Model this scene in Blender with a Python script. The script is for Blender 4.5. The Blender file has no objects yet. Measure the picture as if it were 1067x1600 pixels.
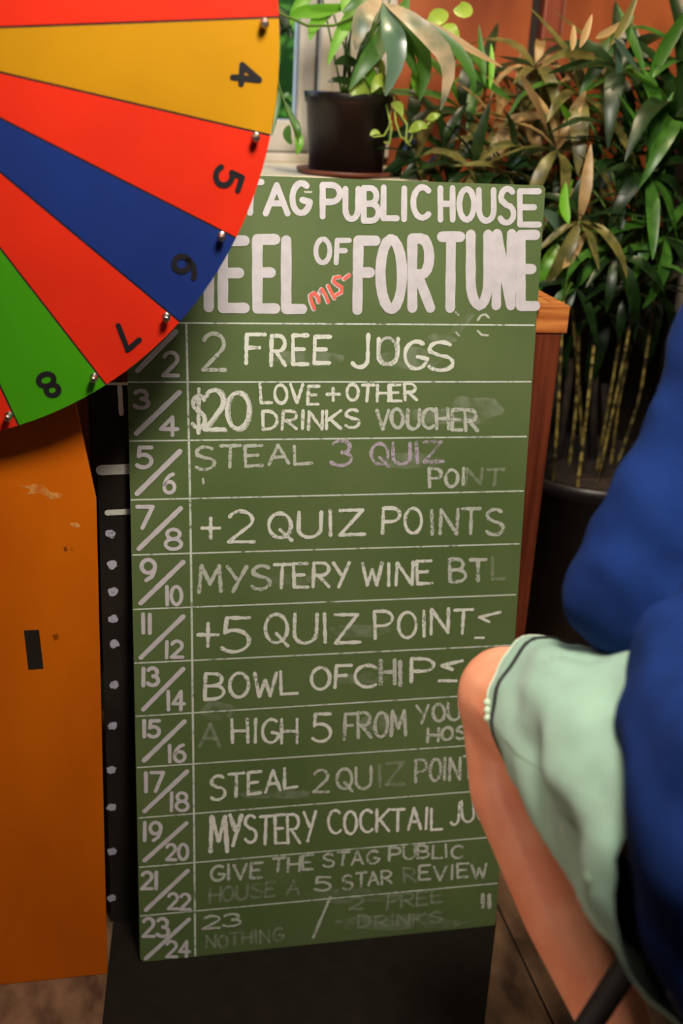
import bpy, math, random
from mathutils import Vector, Matrix, noise
PI = math.pi
S = bpy.context.scene
COL = S.collection
random.seed(7)

# ------------------------------------------------------------------ camera
FPX, CX, CY = 1760.0, 533.5, 800.0
CAM = Vector((-0.02944172, -1.44879719, 1.34461978))
M = Matrix(((0.97916919, -0.02551462, 0.20143661),
            (-0.19678257, -0.36375502, 0.9104718),
            (0.05004323, -0.93114515, -0.36119854)))
cd = bpy.data.cameras.new('camera'); cam = bpy.data.objects.new('camera', cd); COL.objects.link(cam)
cx, cy, cz = M.col[0], -M.col[1], -M.col[2]
cam.matrix_world = Matrix(((cx[0], cy[0], cz[0], CAM[0]), (cx[1], cy[1], cz[1], CAM[1]),
                           (cx[2], cy[2], cz[2], CAM[2]), (0, 0, 0, 1)))
cd.sensor_fit = 'VERTICAL'; cd.sensor_height = 36; cd.sensor_width = 24; cd.lens = 36 * FPX / 1600
cd.clip_start = 0.02; cd.dof.use_dof = True; cd.dof.focus_distance = 1.55; cd.dof.aperture_fstop = 2.7
S.camera = cam

# ------------------------------------------------------------------ world, lights, exposure
w = bpy.data.worlds.new('sky'); S.world = w; w.use_nodes = True
bg = w.node_tree.nodes['Background']
sky = w.node_tree.nodes.new('ShaderNodeTexSky'); sky.sky_type = 'NISHITA'; sky.sun_elevation = math.radians(40)
sky.sun_rotation = math.radians(200); sky.sun_disc = False
w.node_tree.links.new(sky.outputs[0], bg.inputs[0]); bg.inputs[1].default_value = 2.4
S.view_settings.view_transform = 'Standard'; S.view_settings.look = 'None'
S.view_settings.gamma = 1; S.view_settings.use_curve_mapping = False; S.view_settings.exposure = 0.0

def area(name, loc, target, size, power, color):
    l = bpy.data.lights.new(name, 'AREA'); l.shape = 'DISK' if isinstance(size, float) else 'RECTANGLE'
    if isinstance(size, float): l.size = size
    else: l.size, l.size_y = size
    l.energy = power; l.color = color
    o = bpy.data.objects.new(name, l); COL.objects.link(o); o.location = loc
    o.rotation_euler = (Vector(target) - Vector(loc)).to_track_quat('-Z', 'Y').to_euler()
    return o
area('pendant_lamp_light', (0.26, -0.86, 2.0), (0.25, 0.1, 0.9), 0.32, 25, (1, 0.91, 0.78))
area('ceiling_lamp_light.001', (-0.15, -0.45, 2.75), (0.3, -0.2, 0.5), 0.35, 6, (1, 0.95, 0.86))
area('room_fill_light', (-0.8, -3.6, 1.7), (0.2, 0, 0.6), (2.4, 1.6), 2.5, (1.0, 0.92, 0.84))  # unseen broad fill added behind the camera to lift the ambient
def spot(name, loc, target, power, color, ang=60, size=.05):
    l = bpy.data.lights.new(name, 'SPOT'); l.energy = power; l.color = color
    l.spot_size = math.radians(ang); l.spot_blend = .6; l.shadow_soft_size = size
    o = bpy.data.objects.new(name, l); COL.objects.link(o); o.location = loc
    o.rotation_euler = (Vector(target) - Vector(loc)).to_track_quat('-Z', 'Y').to_euler()
    return o
spot('leg_fill_spot', (-1.9, -1.35, .75), (0.52, -.42, .36), 75, (1.0, 0.80, 0.66), 26, .08)  # unseen narrow spot added to brighten the seated person's leg
spot('plant_spot_light', (0.85, 0.1, 2.8), (0.85, 0.66, 1.35), 70, (1, 0.79, 0.52), 48, .04)
spot('plant_spot_light.001', (0.25, 0.2, 2.7), (0.5, 0.62, 1.3), 22, (1, 0.85, 0.6), 40, .04)

# ------------------------------------------------------------------ pixel rays on real planes
def ray(px, py): return M @ Vector(((px - CX) / FPX, (py - CY) / FPX, 1.0))
def W(px, py, d): return CAM + ray(px, py) * d
def on_y(px, py, y):
    d = ray(px, py); return CAM + d * ((y - CAM[1]) / d[1])
def on_plane(px, py, p, n):
    d = ray(px, py); return CAM + d * ((p - CAM).dot(n) / d.dot(n))

# ------------------------------------------------------------------ materials
MATS = {}
def srgb(r, g, b):
    f = lambda c: ((c / 255 + .055) / 1.055) ** 2.4 if c > 10.3 else c / 255 / 12.92
    return (f(r), f(g), f(b), 1)
def mat(name, col, rough=.6, metal=0, var=.12, scale=20, bump=0, col2=None, stretch=None, spec=.5, coat=0, trans=0, sheen=0, detail=4, contrast=(.35, .65)):
    if name in MATS: return MATS[name]
    m = bpy.data.materials.new(name); m.use_nodes = True; nt = m.node_tree; N = nt.nodes; L = nt.links
    b = N['Principled BSDF']; b.inputs['Roughness'].default_value = rough; b.inputs['Metallic'].default_value = metal
    b.inputs['Specular IOR Level'].default_value = spec
    b.inputs['Coat Weight'].default_value = coat
    b.inputs['Transmission Weight'].default_value = trans
    b.inputs['Sheen Weight'].default_value = sheen
    tc = N.new('ShaderNodeTexCoord'); mp = N.new('ShaderNodeMapping'); L.new(tc.outputs['Object'], mp.inputs[0])
    if stretch: mp.inputs['Scale'].default_value = stretch
    nz = N.new('ShaderNodeTexNoise'); nz.inputs['Scale'].default_value = scale; nz.inputs['Detail'].default_value = detail
    L.new(mp.outputs[0], nz.inputs['Vector'])
    cr = N.new('ShaderNodeValToRGB'); L.new(nz.outputs[0], cr.inputs[0])
    c1 = col; c2 = col2 or tuple(min(1, c * (1 + var)) for c in col[:3]) + (1,)
    if not col2: c1 = tuple(c * (1 - var) for c in col[:3]) + (1,)
    cr.color_ramp.elements[0].position = contrast[0]; cr.color_ramp.elements[1].position = contrast[1]
    cr.color_ramp.elements[0].color = c1; cr.color_ramp.elements[1].color = c2
    L.new(cr.outputs[0], b.inputs['Base Color'])
    if bump:
        bp = N.new('ShaderNodeBump'); bp.inputs['Strength'].default_value = bump; bp.inputs['Distance'].default_value = .002
        L.new(nz.outputs[0], bp.inputs['Height']); L.new(bp.outputs[0], b.inputs['Normal'])
    MATS[name] = m; return m
def chalk(name, col, amount, scale=260, lo=.35):
    """powdery chalk: the board shows through between the grains"""
    m = bpy.data.materials.new(name); m.use_nodes = True; nt = m.node_tree; N = nt.nodes; L = nt.links
    b = N['Principled BSDF']; b.inputs['Base Color'].default_value = col; b.inputs['Roughness'].default_value = .9
    b.inputs['Specular IOR Level'].default_value = .1
    tc = N.new('ShaderNodeTexCoord'); nz = N.new('ShaderNodeTexNoise'); nz.inputs['Scale'].default_value = scale; nz.inputs['Detail'].default_value = 5
    L.new(tc.outputs['Object'], nz.inputs['Vector'])
    n2 = N.new('ShaderNodeTexNoise'); n2.inputs['Scale'].default_value = 28; L.new(tc.outputs['Object'], n2.inputs['Vector'])
    ad = N.new('ShaderNodeMath'); ad.operation = 'MULTIPLY_ADD'; ad.inputs[1].default_value = .7; L.new(n2.outputs[0], ad.inputs[0]); L.new(nz.outputs[0], ad.inputs[2])
    mr = N.new('ShaderNodeMapRange'); mr.inputs[1].default_value = lo + .35; mr.inputs[2].default_value = lo + .62
    mr.inputs[3].default_value = amount * .12; mr.inputs[4].default_value = amount
    L.new(ad.outputs[0], mr.inputs[0]); L.new(mr.outputs[0], b.inputs['Alpha'])
    MATS[name] = m; return m

m_board = mat('chalkboard_green', srgb(86, 105, 60), .55, var=.16, scale=5, bump=.1, col2=srgb(98, 114, 70), spec=.3)
m_ply = mat('raw_plywood_edge', srgb(196, 180, 130), .8, scale=60)
m_paint = mat('white_board_paint', srgb(204, 198, 202), .55, var=.06, scale=60)
m_redpaint = mat('coral_board_paint', srgb(235, 105, 88), .55, var=.1, scale=90)
m_line = chalk('grid_line_paint', srgb(215, 222, 210), .9, 120, .2)
m_ch = {3: chalk('chalk_bold', srgb(232, 230, 222), 1.0, 240, .13), 2: chalk('chalk_firm', srgb(226, 226, 216), .95, 240, .17),
        1: chalk('chalk_light', srgb(216, 218, 206), .72, 240, .22), 0: chalk('chalk_faint', srgb(190, 196, 176), .34, 200, .28),
        4: chalk('chalk_lilac', srgb(205, 188, 205), .72, 240, .26)}
m_red = mat('wheel_red', srgb(214, 40, 12), .6, spec=.25, var=.07, scale=6, bump=.06)
m_yel = mat('wheel_yellow', srgb(184, 130, 0), .6, spec=.25, var=.05, scale=6, bump=.06)
m_blu = mat('wheel_blue', srgb(20, 44, 112), .6, spec=.25, var=.12, scale=6, bump=.06)
m_grn = mat('wheel_green', srgb(62, 146, 6), .6, spec=.25, var=.08, scale=6, bump=.06)
m_ink = mat('black_marker', srgb(26, 24, 28), .5, scale=50)
m_steel = mat('bolt_steel', srgb(190, 180, 170), .3, 1, scale=80)
m_orange = mat('orange_painted_wood', srgb(196, 92, 0), .6, scale=7, bump=.12, spec=.2, col2=srgb(214, 106, 0), stretch=(1, 1, .4), detail=6)
m_scuff = chalk('scuffed_paint', srgb(236, 170, 90), .9, 90, .3)
m_dirt = chalk('dark_scuff', srgb(70, 35, 12), .5, 90, .3)
m_tape = mat('black_tape', srgb(34, 30, 26), .45, scale=40)
m_blk = mat('black_board_paint', srgb(38, 32, 26), .8, var=.3, scale=8, bump=.1, spec=.2)
m_wood = mat('table_timber', srgb(150, 70, 34), .4, scale=9, col2=srgb(205, 118, 58), stretch=(9, 9, .7), detail=8, bump=.15)
m_woodh = mat('table_edge_timber', srgb(160, 80, 36), .38, scale=9, col2=srgb(225, 140, 72), stretch=(.7, 9, 9), detail=8, bump=.15)
m_woodtop = mat('table_top_timber', srgb(205, 128, 60), .3, scale=9, col2=srgb(235, 165, 90), stretch=(.7, 9, 3), detail=6)
m_leg = mat('dark_reddish_timber', srgb(88, 36, 20), .45, scale=9, col2=srgb(120, 56, 32), stretch=(12, 12, .6), detail=8, bump=.15)
m_wallp = mat('terracotta_panel', srgb(122, 54, 28), .4, scale=3, col2=srgb(184, 98, 54), stretch=(2, 2, .6), detail=5, bump=.1)
m_stile = mat('reddish_brown_stile', srgb(140, 68, 48), .45, scale=6, var=.15, stretch=(6, 6, .5))
m_dark = mat('dark_wainscot', srgb(34, 25, 19), .6, scale=9, var=.3, stretch=(6, 6, .5))
m_white = mat('aged_white_paint', srgb(206, 198, 188), .5, var=.06, scale=10)
m_sill = mat('cream_sill_paint', srgb(226, 216, 190), .45, var=.06, scale=10)
m_plaster = mat('room_plaster', srgb(120, 100, 80), .8, var=.06, scale=6)
m_ceil = mat('ceiling_plaster', srgb(120, 108, 92), .85, var=.06, scale=6)
m_floor = mat('brown_stone_floor', srgb(72, 50, 36), .45, scale=19, col2=srgb(148, 112, 82), detail=14, bump=.35, contrast=(.36, .72), stretch=(1, .55, 1))
m_grout = mat('floor_grout', srgb(34, 26, 20), .8, scale=30)
m_sheet = mat('black_sheet', srgb(32, 27, 21), .95, var=.12, scale=30, bump=.2, spec=.12)
m_pot = mat('black_plastic_pot', srgb(32, 26, 26), .38, var=.2, scale=12)
m_soil = mat('potting_soil', srgb(40, 27, 18), .9, scale=70, var=.5, bump=.8)
m_saucer = mat('brown_saucer', srgb(110, 60, 44), .5)
m_cane = mat('palm_cane', srgb(52, 44, 22), .55, scale=18, col2=srgb(146, 128, 62), stretch=(1, 1, 3), contrast=(.42, .6))
m_fibre = mat('cane_fibre', srgb(38, 28, 18), .9, scale=40, var=.5, bump=.5)
m_twig = mat('green_stem', srgb(86, 116, 44), .5)
def leafmat(name, a, b, rough=.38, sc=5):
    m = mat(name, srgb(*a), rough, scale=sc, col2=srgb(*b), spec=.6)
    N = m.node_tree.nodes; L = m.node_tree.links; p = N['Principled BSDF']; out = N['Material Output']
    tr = N.new('ShaderNodeBsdfTranslucent'); tr.inputs[0].default_value = srgb(*b); mx = N.new('ShaderNodeMixShader'); mx.inputs[0].default_value = .22
    L.new(p.outputs[0], mx.inputs[1]); L.new(tr.outputs[0], mx.inputs[2]); L.new(mx.outputs[0], out.inputs[0]); return m
m_lf = [leafmat('leaf_dark_green', (20, 40, 14), (38, 66, 26)), leafmat('leaf_mid_green', (48, 92, 26), (78, 130, 44)),
        leafmat('leaf_bright_green', (84, 150, 30), (128, 190, 56)), leafmat('leaf_olive', (84, 84, 40), (130, 122, 66)),
        leafmat('leaf_tan', (150, 118, 74), (190, 158, 108), .45), leafmat('leaf_blue_green', (62, 96, 78), (120, 150, 122), .25)]
m_pale = leafmat('leaf_painted_sheen', (70, 104, 84), (226, 196, 160), .35, 14)  # warm lamp highlights on blue-green leaves, mixed into the colour
m_lime = leafmat('leaf_lime', (130, 165, 50), (180, 205, 90))
m_skin = mat('skin', srgb(240, 150, 112), .5, scale=14, col2=srgb(250, 176, 138), bump=.1)
m_skin.node_tree.nodes['Principled BSDF'].inputs['Subsurface Weight'].default_value = .08
m_skin.node_tree.nodes['Principled BSDF'].inputs['Subsurface Radius'].default_value = (.01, .004, .002)
m_shorts = mat('mint_shorts_cotton', srgb(150, 184, 162), .85, var=.05, scale=30, bump=.25, sheen=.2)
m_seam = mat('shorts_seam', srgb(120, 140, 116), .85)
m_hemhi = mat('shorts_hem_stitch', srgb(196, 212, 186), .85)
m_cord = mat('black_cord', srgb(24, 26, 24), .7)
m_blue = mat('blue_sweatshirt', srgb(19, 44, 100), .95, scale=22, var=.14, bump=.4, sheen=0, spec=.15)
m_navy = mat('navy_rib_knit', srgb(24, 34, 66), .9, scale=60, var=.15, bump=.4, stretch=(1, 1, 1))
m_hair = mat('brown_hair', srgb(60, 40, 26), .6, scale=60, var=.3)
m_metal = mat('black_powdercoat', srgb(24, 21, 18), .7, scale=30)
m_seat = mat('black_vinyl', srgb(30, 26, 24), .4, scale=40)
m_eye = mat('eye_white', srgb(230, 226, 220), .2)
m_shoe = mat('shoe_canvas', srgb(60, 58, 58), .8)
m_glass = bpy.data.materials.new('window_glass'); m_glass.use_nodes = True
_n = m_glass.node_tree.nodes; _b = _n['Principled BSDF']; _b.inputs['Transmission Weight'].default_value = 1; _b.inputs['Roughness'].default_value = .02; _b.inputs['IOR'].default_value = 1.45

# ------------------------------------------------------------------ mesh helpers
class MB:
    def __init__(s): s.v = []; s.f = []
    def add(s, vs, fs):
        n = len(s.v); s.v += [Vector(v) for v in vs]; s.f += [tuple(i + n for i in f) for f in fs]
    def box(s, a, b):
        x0, y0, z0 = a; x1, y1, z1 = b
        s.add([(x0, y0, z0), (x1, y0, z0), (x1, y1, z0), (x0, y1, z0), (x0, y0, z1), (x1, y0, z1), (x1, y1, z1), (x0, y1, z1)],
              [(0, 3, 2, 1), (4, 5, 6, 7), (0, 1, 5, 4), (1, 2, 6, 5), (2, 3, 7, 6), (3, 0, 4, 7)])
    def prism(s, poly, y0, y1):          # poly of (x, z), extruded along y
        n = len(poly)
        s.add([(x, y0, z) for x, z in poly] + [(x, y1, z) for x, z in poly],
              [tuple(range(n)), tuple(range(2 * n - 1, n - 1, -1))] + [(i, n + i, n + (i + 1) % n, (i + 1) % n) for i in range(n)])
    def tube(s, pts, rad, seg=10, caps=True):
        pts = [Vector(p) for p in pts]; n = len(pts)
        if not hasattr(rad, '__len__'): rad = [rad] * n
        base = len(s.v); ref = None
        for i, p in enumerate(pts):
            t = (pts[min(i + 1, n - 1)] - pts[max(i - 1, 0)]).normalized()
            if ref is None: ref = t.orthogonal().normalized()
            ref = (ref - t * ref.dot(t)).normalized(); bi = t.cross(ref)
            for k in range(seg):
                a = 2 * PI * k / seg; s.v.append(p + (ref * math.cos(a) + bi * math.sin(a)) * rad[i])
        for i in range(n - 1):
            for k in range(seg):
                a = base + i * seg + k; b = base + i * seg + (k + 1) % seg; s.f.append((a, b, b + seg, a + seg))
        if caps:
            s.f.append(tuple(base + k for k in range(seg - 1, -1, -1))); s.f.append(tuple(base + (n - 1) * seg + k for k in range(seg)))
    def lathe(s, prof, c=(0, 0, 0), seg=28):   # prof of (r, z)
        base = len(s.v); c = Vector(c)
        for r, z in prof:
            for k in range(seg):
                a = 2 * PI * k / seg; s.v.append(c + Vector((r * math.cos(a), r * math.sin(a), z)))
        for i in range(len(prof) - 1):
            for k in range(seg):
                a = base + i * seg + k; b = base + i * seg + (k + 1) % seg; s.f.append((a, b, b + seg, a + seg))
        s.f.append(tuple(base + k for k in range(seg - 1, -1, -1))); s.f.append(tuple(base + (len(prof) - 1) * seg + k for k in range(seg)))
    def ball(s, c, r, seg=14, rings=9):
        c = Vector(c); r = r if hasattr(r, '__len__') else (r, r, r); base = len(s.v)
        s.v.append(c + Vector((0, 0, r[2])))
        for i in range(1, rings):
            for k in range(seg):
                t = PI * i / rings; a = 2 * PI * k / seg
                s.v.append(c + Vector((r[0] * math.sin(t) * math.cos(a), r[1] * math.sin(t) * math.sin(a), r[2] * math.cos(t))))
        s.v.append(c - Vector((0, 0, r[2]))); e = len(s.v) - 1
        for k in range(seg):
            s.f.append((base, base + 1 + k, base + 1 + (k + 1) % seg))
            s.f.append((e, e - seg + (k + 1) % seg, e - seg + k))
        for i in range(rings - 2):
            for k in range(seg):
                a = base + 1 + i * seg + k; b = base + 1 + i * seg + (k + 1) % seg; s.f.append((a, a + seg, b + seg, b))
    def capsule(s, a, b, ra, rb, flat=1):
        a = Vector(a); b = Vector(b); n = max(2, int((b - a).length / (.5 * min(ra, rb))) + 1)
        s.tube([a, a.lerp(b, .5), b], [ra, (ra + rb) / 2, rb], 14); s.ball(a, ra); s.ball(b, rb)
    def build(s, name, m=None, parent=None, smooth=False, bevel=0, origin=None):
        me = bpy.data.meshes.new(name)
        org = Vector(origin) if origin is not None else Vector((0, 0, 0))
        me.from_pydata([tuple(v - org) for v in s.v], [], s.f); me.update()
        if m: me.materials.append(m)
        if smooth: me.polygons.foreach_set('use_smooth', [True] * len(me.polygons))
        o = bpy.data.objects.new(name, me); COL.objects.link(o)
        if parent: o.parent = parent
        if origin is not None:
            o.location = org
        if bevel:
            bv = o.modifiers.new('bevel', 'BEVEL'); bv.width = bevel; bv.segments = 2; bv.limit_method = 'ANGLE'
        return o
def empty(name, loc, label, cat, group=None):
    o = bpy.data.objects.new(name, None); COL.objects.link(o); o.location = loc; o.empty_display_size = .05
    return tag(o, label, cat, group)
def tag(o, label, cat=None, group=None):
    o['label'] = label
    if cat: o['category'] = cat
    if group: o['group'] = group
    return o
def rel(o, parent):
    """parent a mesh built in world coordinates to a thing whose empty stands elsewhere"""
    o.parent = parent; o.matrix_parent_inverse = Matrix.Translation(-parent.location) if parent.rotation_euler.x == 0 and parent.rotation_euler.y == 0 and parent.rotation_euler.z == 0 else parent.matrix_basis.inverted()
    return o
def struct(o): o['kind'] = 'structure'; return o

# ------------------------------------------------------------------ the setting
WY = 0.95
f = struct(MB().build('floor', m_grout)); 
mb = MB(); mb.box((-3, -4, -.12), (3.4, WY + .2, -.006)); f.data = bpy.data.meshes.new('floor'); f.data.from_pydata([tuple(v) for v in mb.v], [], mb.f); f.data.materials.append(m_grout)
ts = .6; idx = 0
for i in range(-2, 4):
    for j in range(-3, 2):
        t = MB(); x0 = .62 + (i - 1) * ts; y0 = -.42 + j * ts
        t.box((x0 + .002, y0 + .002, -.012), (x0 + ts - .002, min(y0 + ts - .002, WY), 0))
        t.build('floor_tile', m_floor, f, bevel=.0015)
# back wall: full back wall with the window opening in x -0.75..0.36, z 1.19..2.3
m_ = MB()
m_.box((-3, WY, 0), (3.4, WY + .12, 1.19)); m_.box((-3, WY, 2.3), (3.4, WY + .12, 3)); m_.box((-3, WY, 1.19), (-.75, WY + .12, 2.3)); m_.box((.402, WY, 1.19), (3.4, WY + .12, 2.3))
wb = struct(m_.build('wall_back', m_dark))
m_ = MB(); m_.box((-3.1, -4, 0), (-3, WY + .12, 3)); struct(m_.build('wall_left', m_plaster))
m_ = MB(); m_.box((3.4, -4, 0), (3.5, WY + .12, 3)); struct(m_.build('wall_right', m_dark))
m_ = MB(); m_.box((-3.1, -4.1, 0), (3.5, -4, 3)); struct(m_.build('wall_front', m_plaster))
m_ = MB(); m_.box((-3.1, -4.1, 3), (3.5, WY + .12, 3.1)); struct(m_.build('ceiling', m_ceil))
# timber panelling on the back wall, above the wainscot
px_ = [.555, .845, .895, 1.19]
for (a, b, k) in ((.555, .838, 0), (.905, 1.20, 0), (1.62, 1.95, 0), (2.01, 2.5, 0)):
    p = MB(); p.box((a, WY - .018, 1.06), (b, WY, 2.6)); p.build('panel', m_wallp, wb, bevel=.003)
    for zz in (): pass
for (a, b) in ((.858, .898), (1.955, 2.005)):
    p = MB(); p.box((a, WY - .035, .1), (b, WY, 2.6)); p.build('stile', m_stile, wb, bevel=.004)
# white window at the left of the panelling
win = MB()
for (a, b, z0, z1, y0) in ((-.75, -.68, 1.19, 2.3, .02), (.368, .402, 1.19, 2.3, .02), (-.68, .368, 2.23, 2.3, .02), (-.68, .368, 1.19, 1.252, .02), (-.19, -.15, 1.252, 2.23, .03)):
    win.box((a, WY + y0, z0), (b, WY + .09, z1))
w1 = struct(win.build('window_1', m_white, bevel=.003))
for (a, b) in ((-.68, -.19), (-.15, .368)):
    g = MB(); g.box((a, WY + .055, 1.235), (b, WY + .06, 2.23)); g.build('pane', m_glass, w1)
p = MB(); p.box((-.82, .62, 1.150), (.56, WY + .02, 1.172)); struct(p.build('window_sill', m_sill, w1, bevel=.004))
p = MB(); p.box((-.82, WY - .02, 1.172), (.402, WY, 1.19)); p.box((-.8, WY - .014, 1.10), (.55, WY, 1.150)); p.build('sill_apron', m_white, w1, bevel=.003)
# architrave: stepped white boards between window and panelling
for (a, b, d) in ((.4025, .430, .03), (.430, .455, .018), (.455, .482, .03), (.482, .522, .014), (.522, .554, .03)):
    p = MB(); p.box((a, WY - d, 1.19), (b, WY, 2.6)); p.build('architrave_board', m_white, w1, bevel=.004)
# white fluted post at the right end of the back wall
tr = MB(); tr.box((1.235, WY - .03, .0), (1.56, WY, 2.6)); t2 = struct(tr.build('trim_2', m_dark))
for (a, b, d) in ((1.245, 1.295, .055), (1.322, 1.385, .06), (1.41, 1.47, .055), (1.49, 1.55, .06)):
    p = MB(); p.box((a, WY - d, .02), (b, WY - .03, 2.6)); p.build('post_board', m_white, t2, bevel=.006)

# hedge outside the window
hd = empty('garden_hedge', (-.1, 2.2, .2), 'sunlit green hedge outside beyond the window glass', 'hedge')
h = MB(); h.box((-1.6, 2.25, .2), (1.2, 2.7, 2.35)); rel(h.build('hedge_core', m_lf[1]), hd)
h = MB()
for i in range(2600):
    c = Vector((random.uniform(-1.6, 1.2), random.uniform(2.1, 2.27), random.uniform(.3, 2.4))); r = random.uniform(.02, .05)
    u = Vector((random.uniform(-1, 1), random.uniform(-.6, .6), random.uniform(-1, 1))).normalized(); v = u.cross(Vector((random.uniform(-.5, .5), -1, random.uniform(-.2, .8)))).normalized()
    h.add([c - u * r, c + v * r * .45, c + u * r, c - v * r * .45], [(0, 1, 2, 3)])
o = rel(h.build('hedge_leaves', m_lf[2]), hd); o['kind'] = 'stuff'

# ------------------------------------------------------------------ stroke lettering
def arc(cx, cy, rx, ry, a0, a1, n=10):
    return [(cx + rx * math.cos(math.radians(a0 + (a1 - a0) * i / n)), cy + ry * math.sin(math.radians(a0 + (a1 - a0) * i / n))) for i in range(n + 1)]
G = {
 'A': [[(0, 0), (.5, 1), (1, 0)], [(.2, .36), (.8, .36)]],
 'B': [[(0, 0), (0, 1)], [(0, 1)] + arc(.45, .76, .42, .24, 90, -90, 8) + [(0, .52)], [(0, .52)] + arc(.5, .26, .5, .26, 90, -90, 8) + [(0, 0)]],
 'C': [arc(.58, .5, .58, .5, 50, 310, 14)],
 'D': [[(0, 0), (0, 1)], [(0, 1)] + arc(.3, .5, .7, .5, 90, -90, 12) + [(0, 0)]],
 'E': [[(1, 1), (0, 1), (0, 0), (1, 0)], [(0, .52), (.75, .52)]],
 'F': [[(1, 1), (.05, 1), (0, 0)], [(0, .54), (.7, .54)]],
 'G': [arc(.56, .5, .56, .5, 55, 345, 15) + [(.62, .44)]],
 'H': [[(0, 0), (0, 1)], [(1, 0), (1, 1)], [(0, .5), (1, .5)]],
 'I': [[(.5, 0), (.5, 1)]],
 'J': [[(.95, 1), (.9, .3)] + arc(.5, .26, .4, .26, 0, -150, 8)],
 'K': [[(0, 0), (0, 1)], [(1, 1), (.05, .45)], [(.2, .58), (1, 0)]],
 'L': [[(0, 1), (0, 0), (1, 0)]],
 'M': [[(0, 0), (.1, 1), (.5, .3), (.9, 1), (1, 0)]],
 'N': [[(0, 0), (.05, 1), (.95, 0), (1, 1)]],
 'O': [arc(.5, .5, .5, .5, 95, 455, 18)],
 'P': [[(0, 0), (0, 1)], [(0, 1)] + arc(.5, .73, .5, .27, 90, -90, 8) + [(0, .46)]],
 'Q': [arc(.5, .52, .5, .48, 95, 455, 18), [(.5, .35), (1, -.08)]],
 'R': [[(0, 0), (0, 1)], [(0, 1)] + arc(.5, .74, .45, .26, 90, -90, 8) + [(.05, .48)], [(.3, .48), (1, 0)]],
 'S': [arc(.55, .75, .45, .25, 40, 200, 9) + [(.5, .52)] + arc(.5, .26, .5, .26, 60, -150, 10)],
 'T': [[(0, 1), (1, 1)], [(.5, 1), (.45, 0)]],
 'U': [[(0, 1), (0, .35)] + arc(.5, .35, .5, .35, 180, 360, 10) + [(1, 1)]],
 'V': [[(0, 1), (.5, 0), (1, 1)]],
 'W': [[(0, 1), (.25, 0), (.5, .7), (.75, 0), (1, 1)]],
 'X': [[(0, 1), (1, 0)], [(1, 1), (0, 0)]],
 'Y': [[(0, 1), (.5, .5)], [(1, 1), (.35, 0)]],
 'Z': [[(0, 1), (1, 1), (0, 0), (1.1, 0)]],
 '+': [[(.5, 0), (.5, 1)], [(0, .5), (1, .5)]],
 '-': [[(0, .5), (1, .5)]],
 '/': [[(0, 0), (1, 1)]],
 '$': [arc(.55, .68, .4, .2, 30, 200, 8) + [(.5, .5)] + arc(.5, .28, .45, .2, 60, -150, 8), [(.55, 1.05), (.5, -.05)]],
 '<': [[(1, 1), (0, .6), (.5, .25)]],
 '0': [arc(.5, .5, .5, .5, 95, 455, 18)],
 '1': [[(.5, 0), (.5, 1)]],
 '2': [arc(.5, .72, .46, .28, 160, -40, 9) + [(0, 0), (1, 0)]],
 '3': [arc(.45, .75, .45, .25, 150, -80, 9), arc(.45, .27, .55, .27, 85, -150, 10)],
 '4': [[(.7, 0), (.7, 1), (0, .33), (1, .33)]],
 '5': [[(.95, 1), (.15, 1), (.1, .56)] + arc(.42, .32, .55, .32, 120, -140, 12)],
 '6': [[(.82, 1), (.5, .92), (.2, .72), (.03, .45)] + arc(.5, .3, .48, .3, 170, 530, 16)],
 '7': [[(0, 1), (1, 1), (.35, 0)]],
 '8': [arc(.5, .76, .4, .24, -90, 270, 14), arc(.5, .26, .5, .26, 90, 450, 14)],
 '9': [arc(.5, .68, .48, .32, 0, 360, 16) + [(.93, .45), (.75, .18), (.35, 0)]],
}
LIFT = [0]
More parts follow.
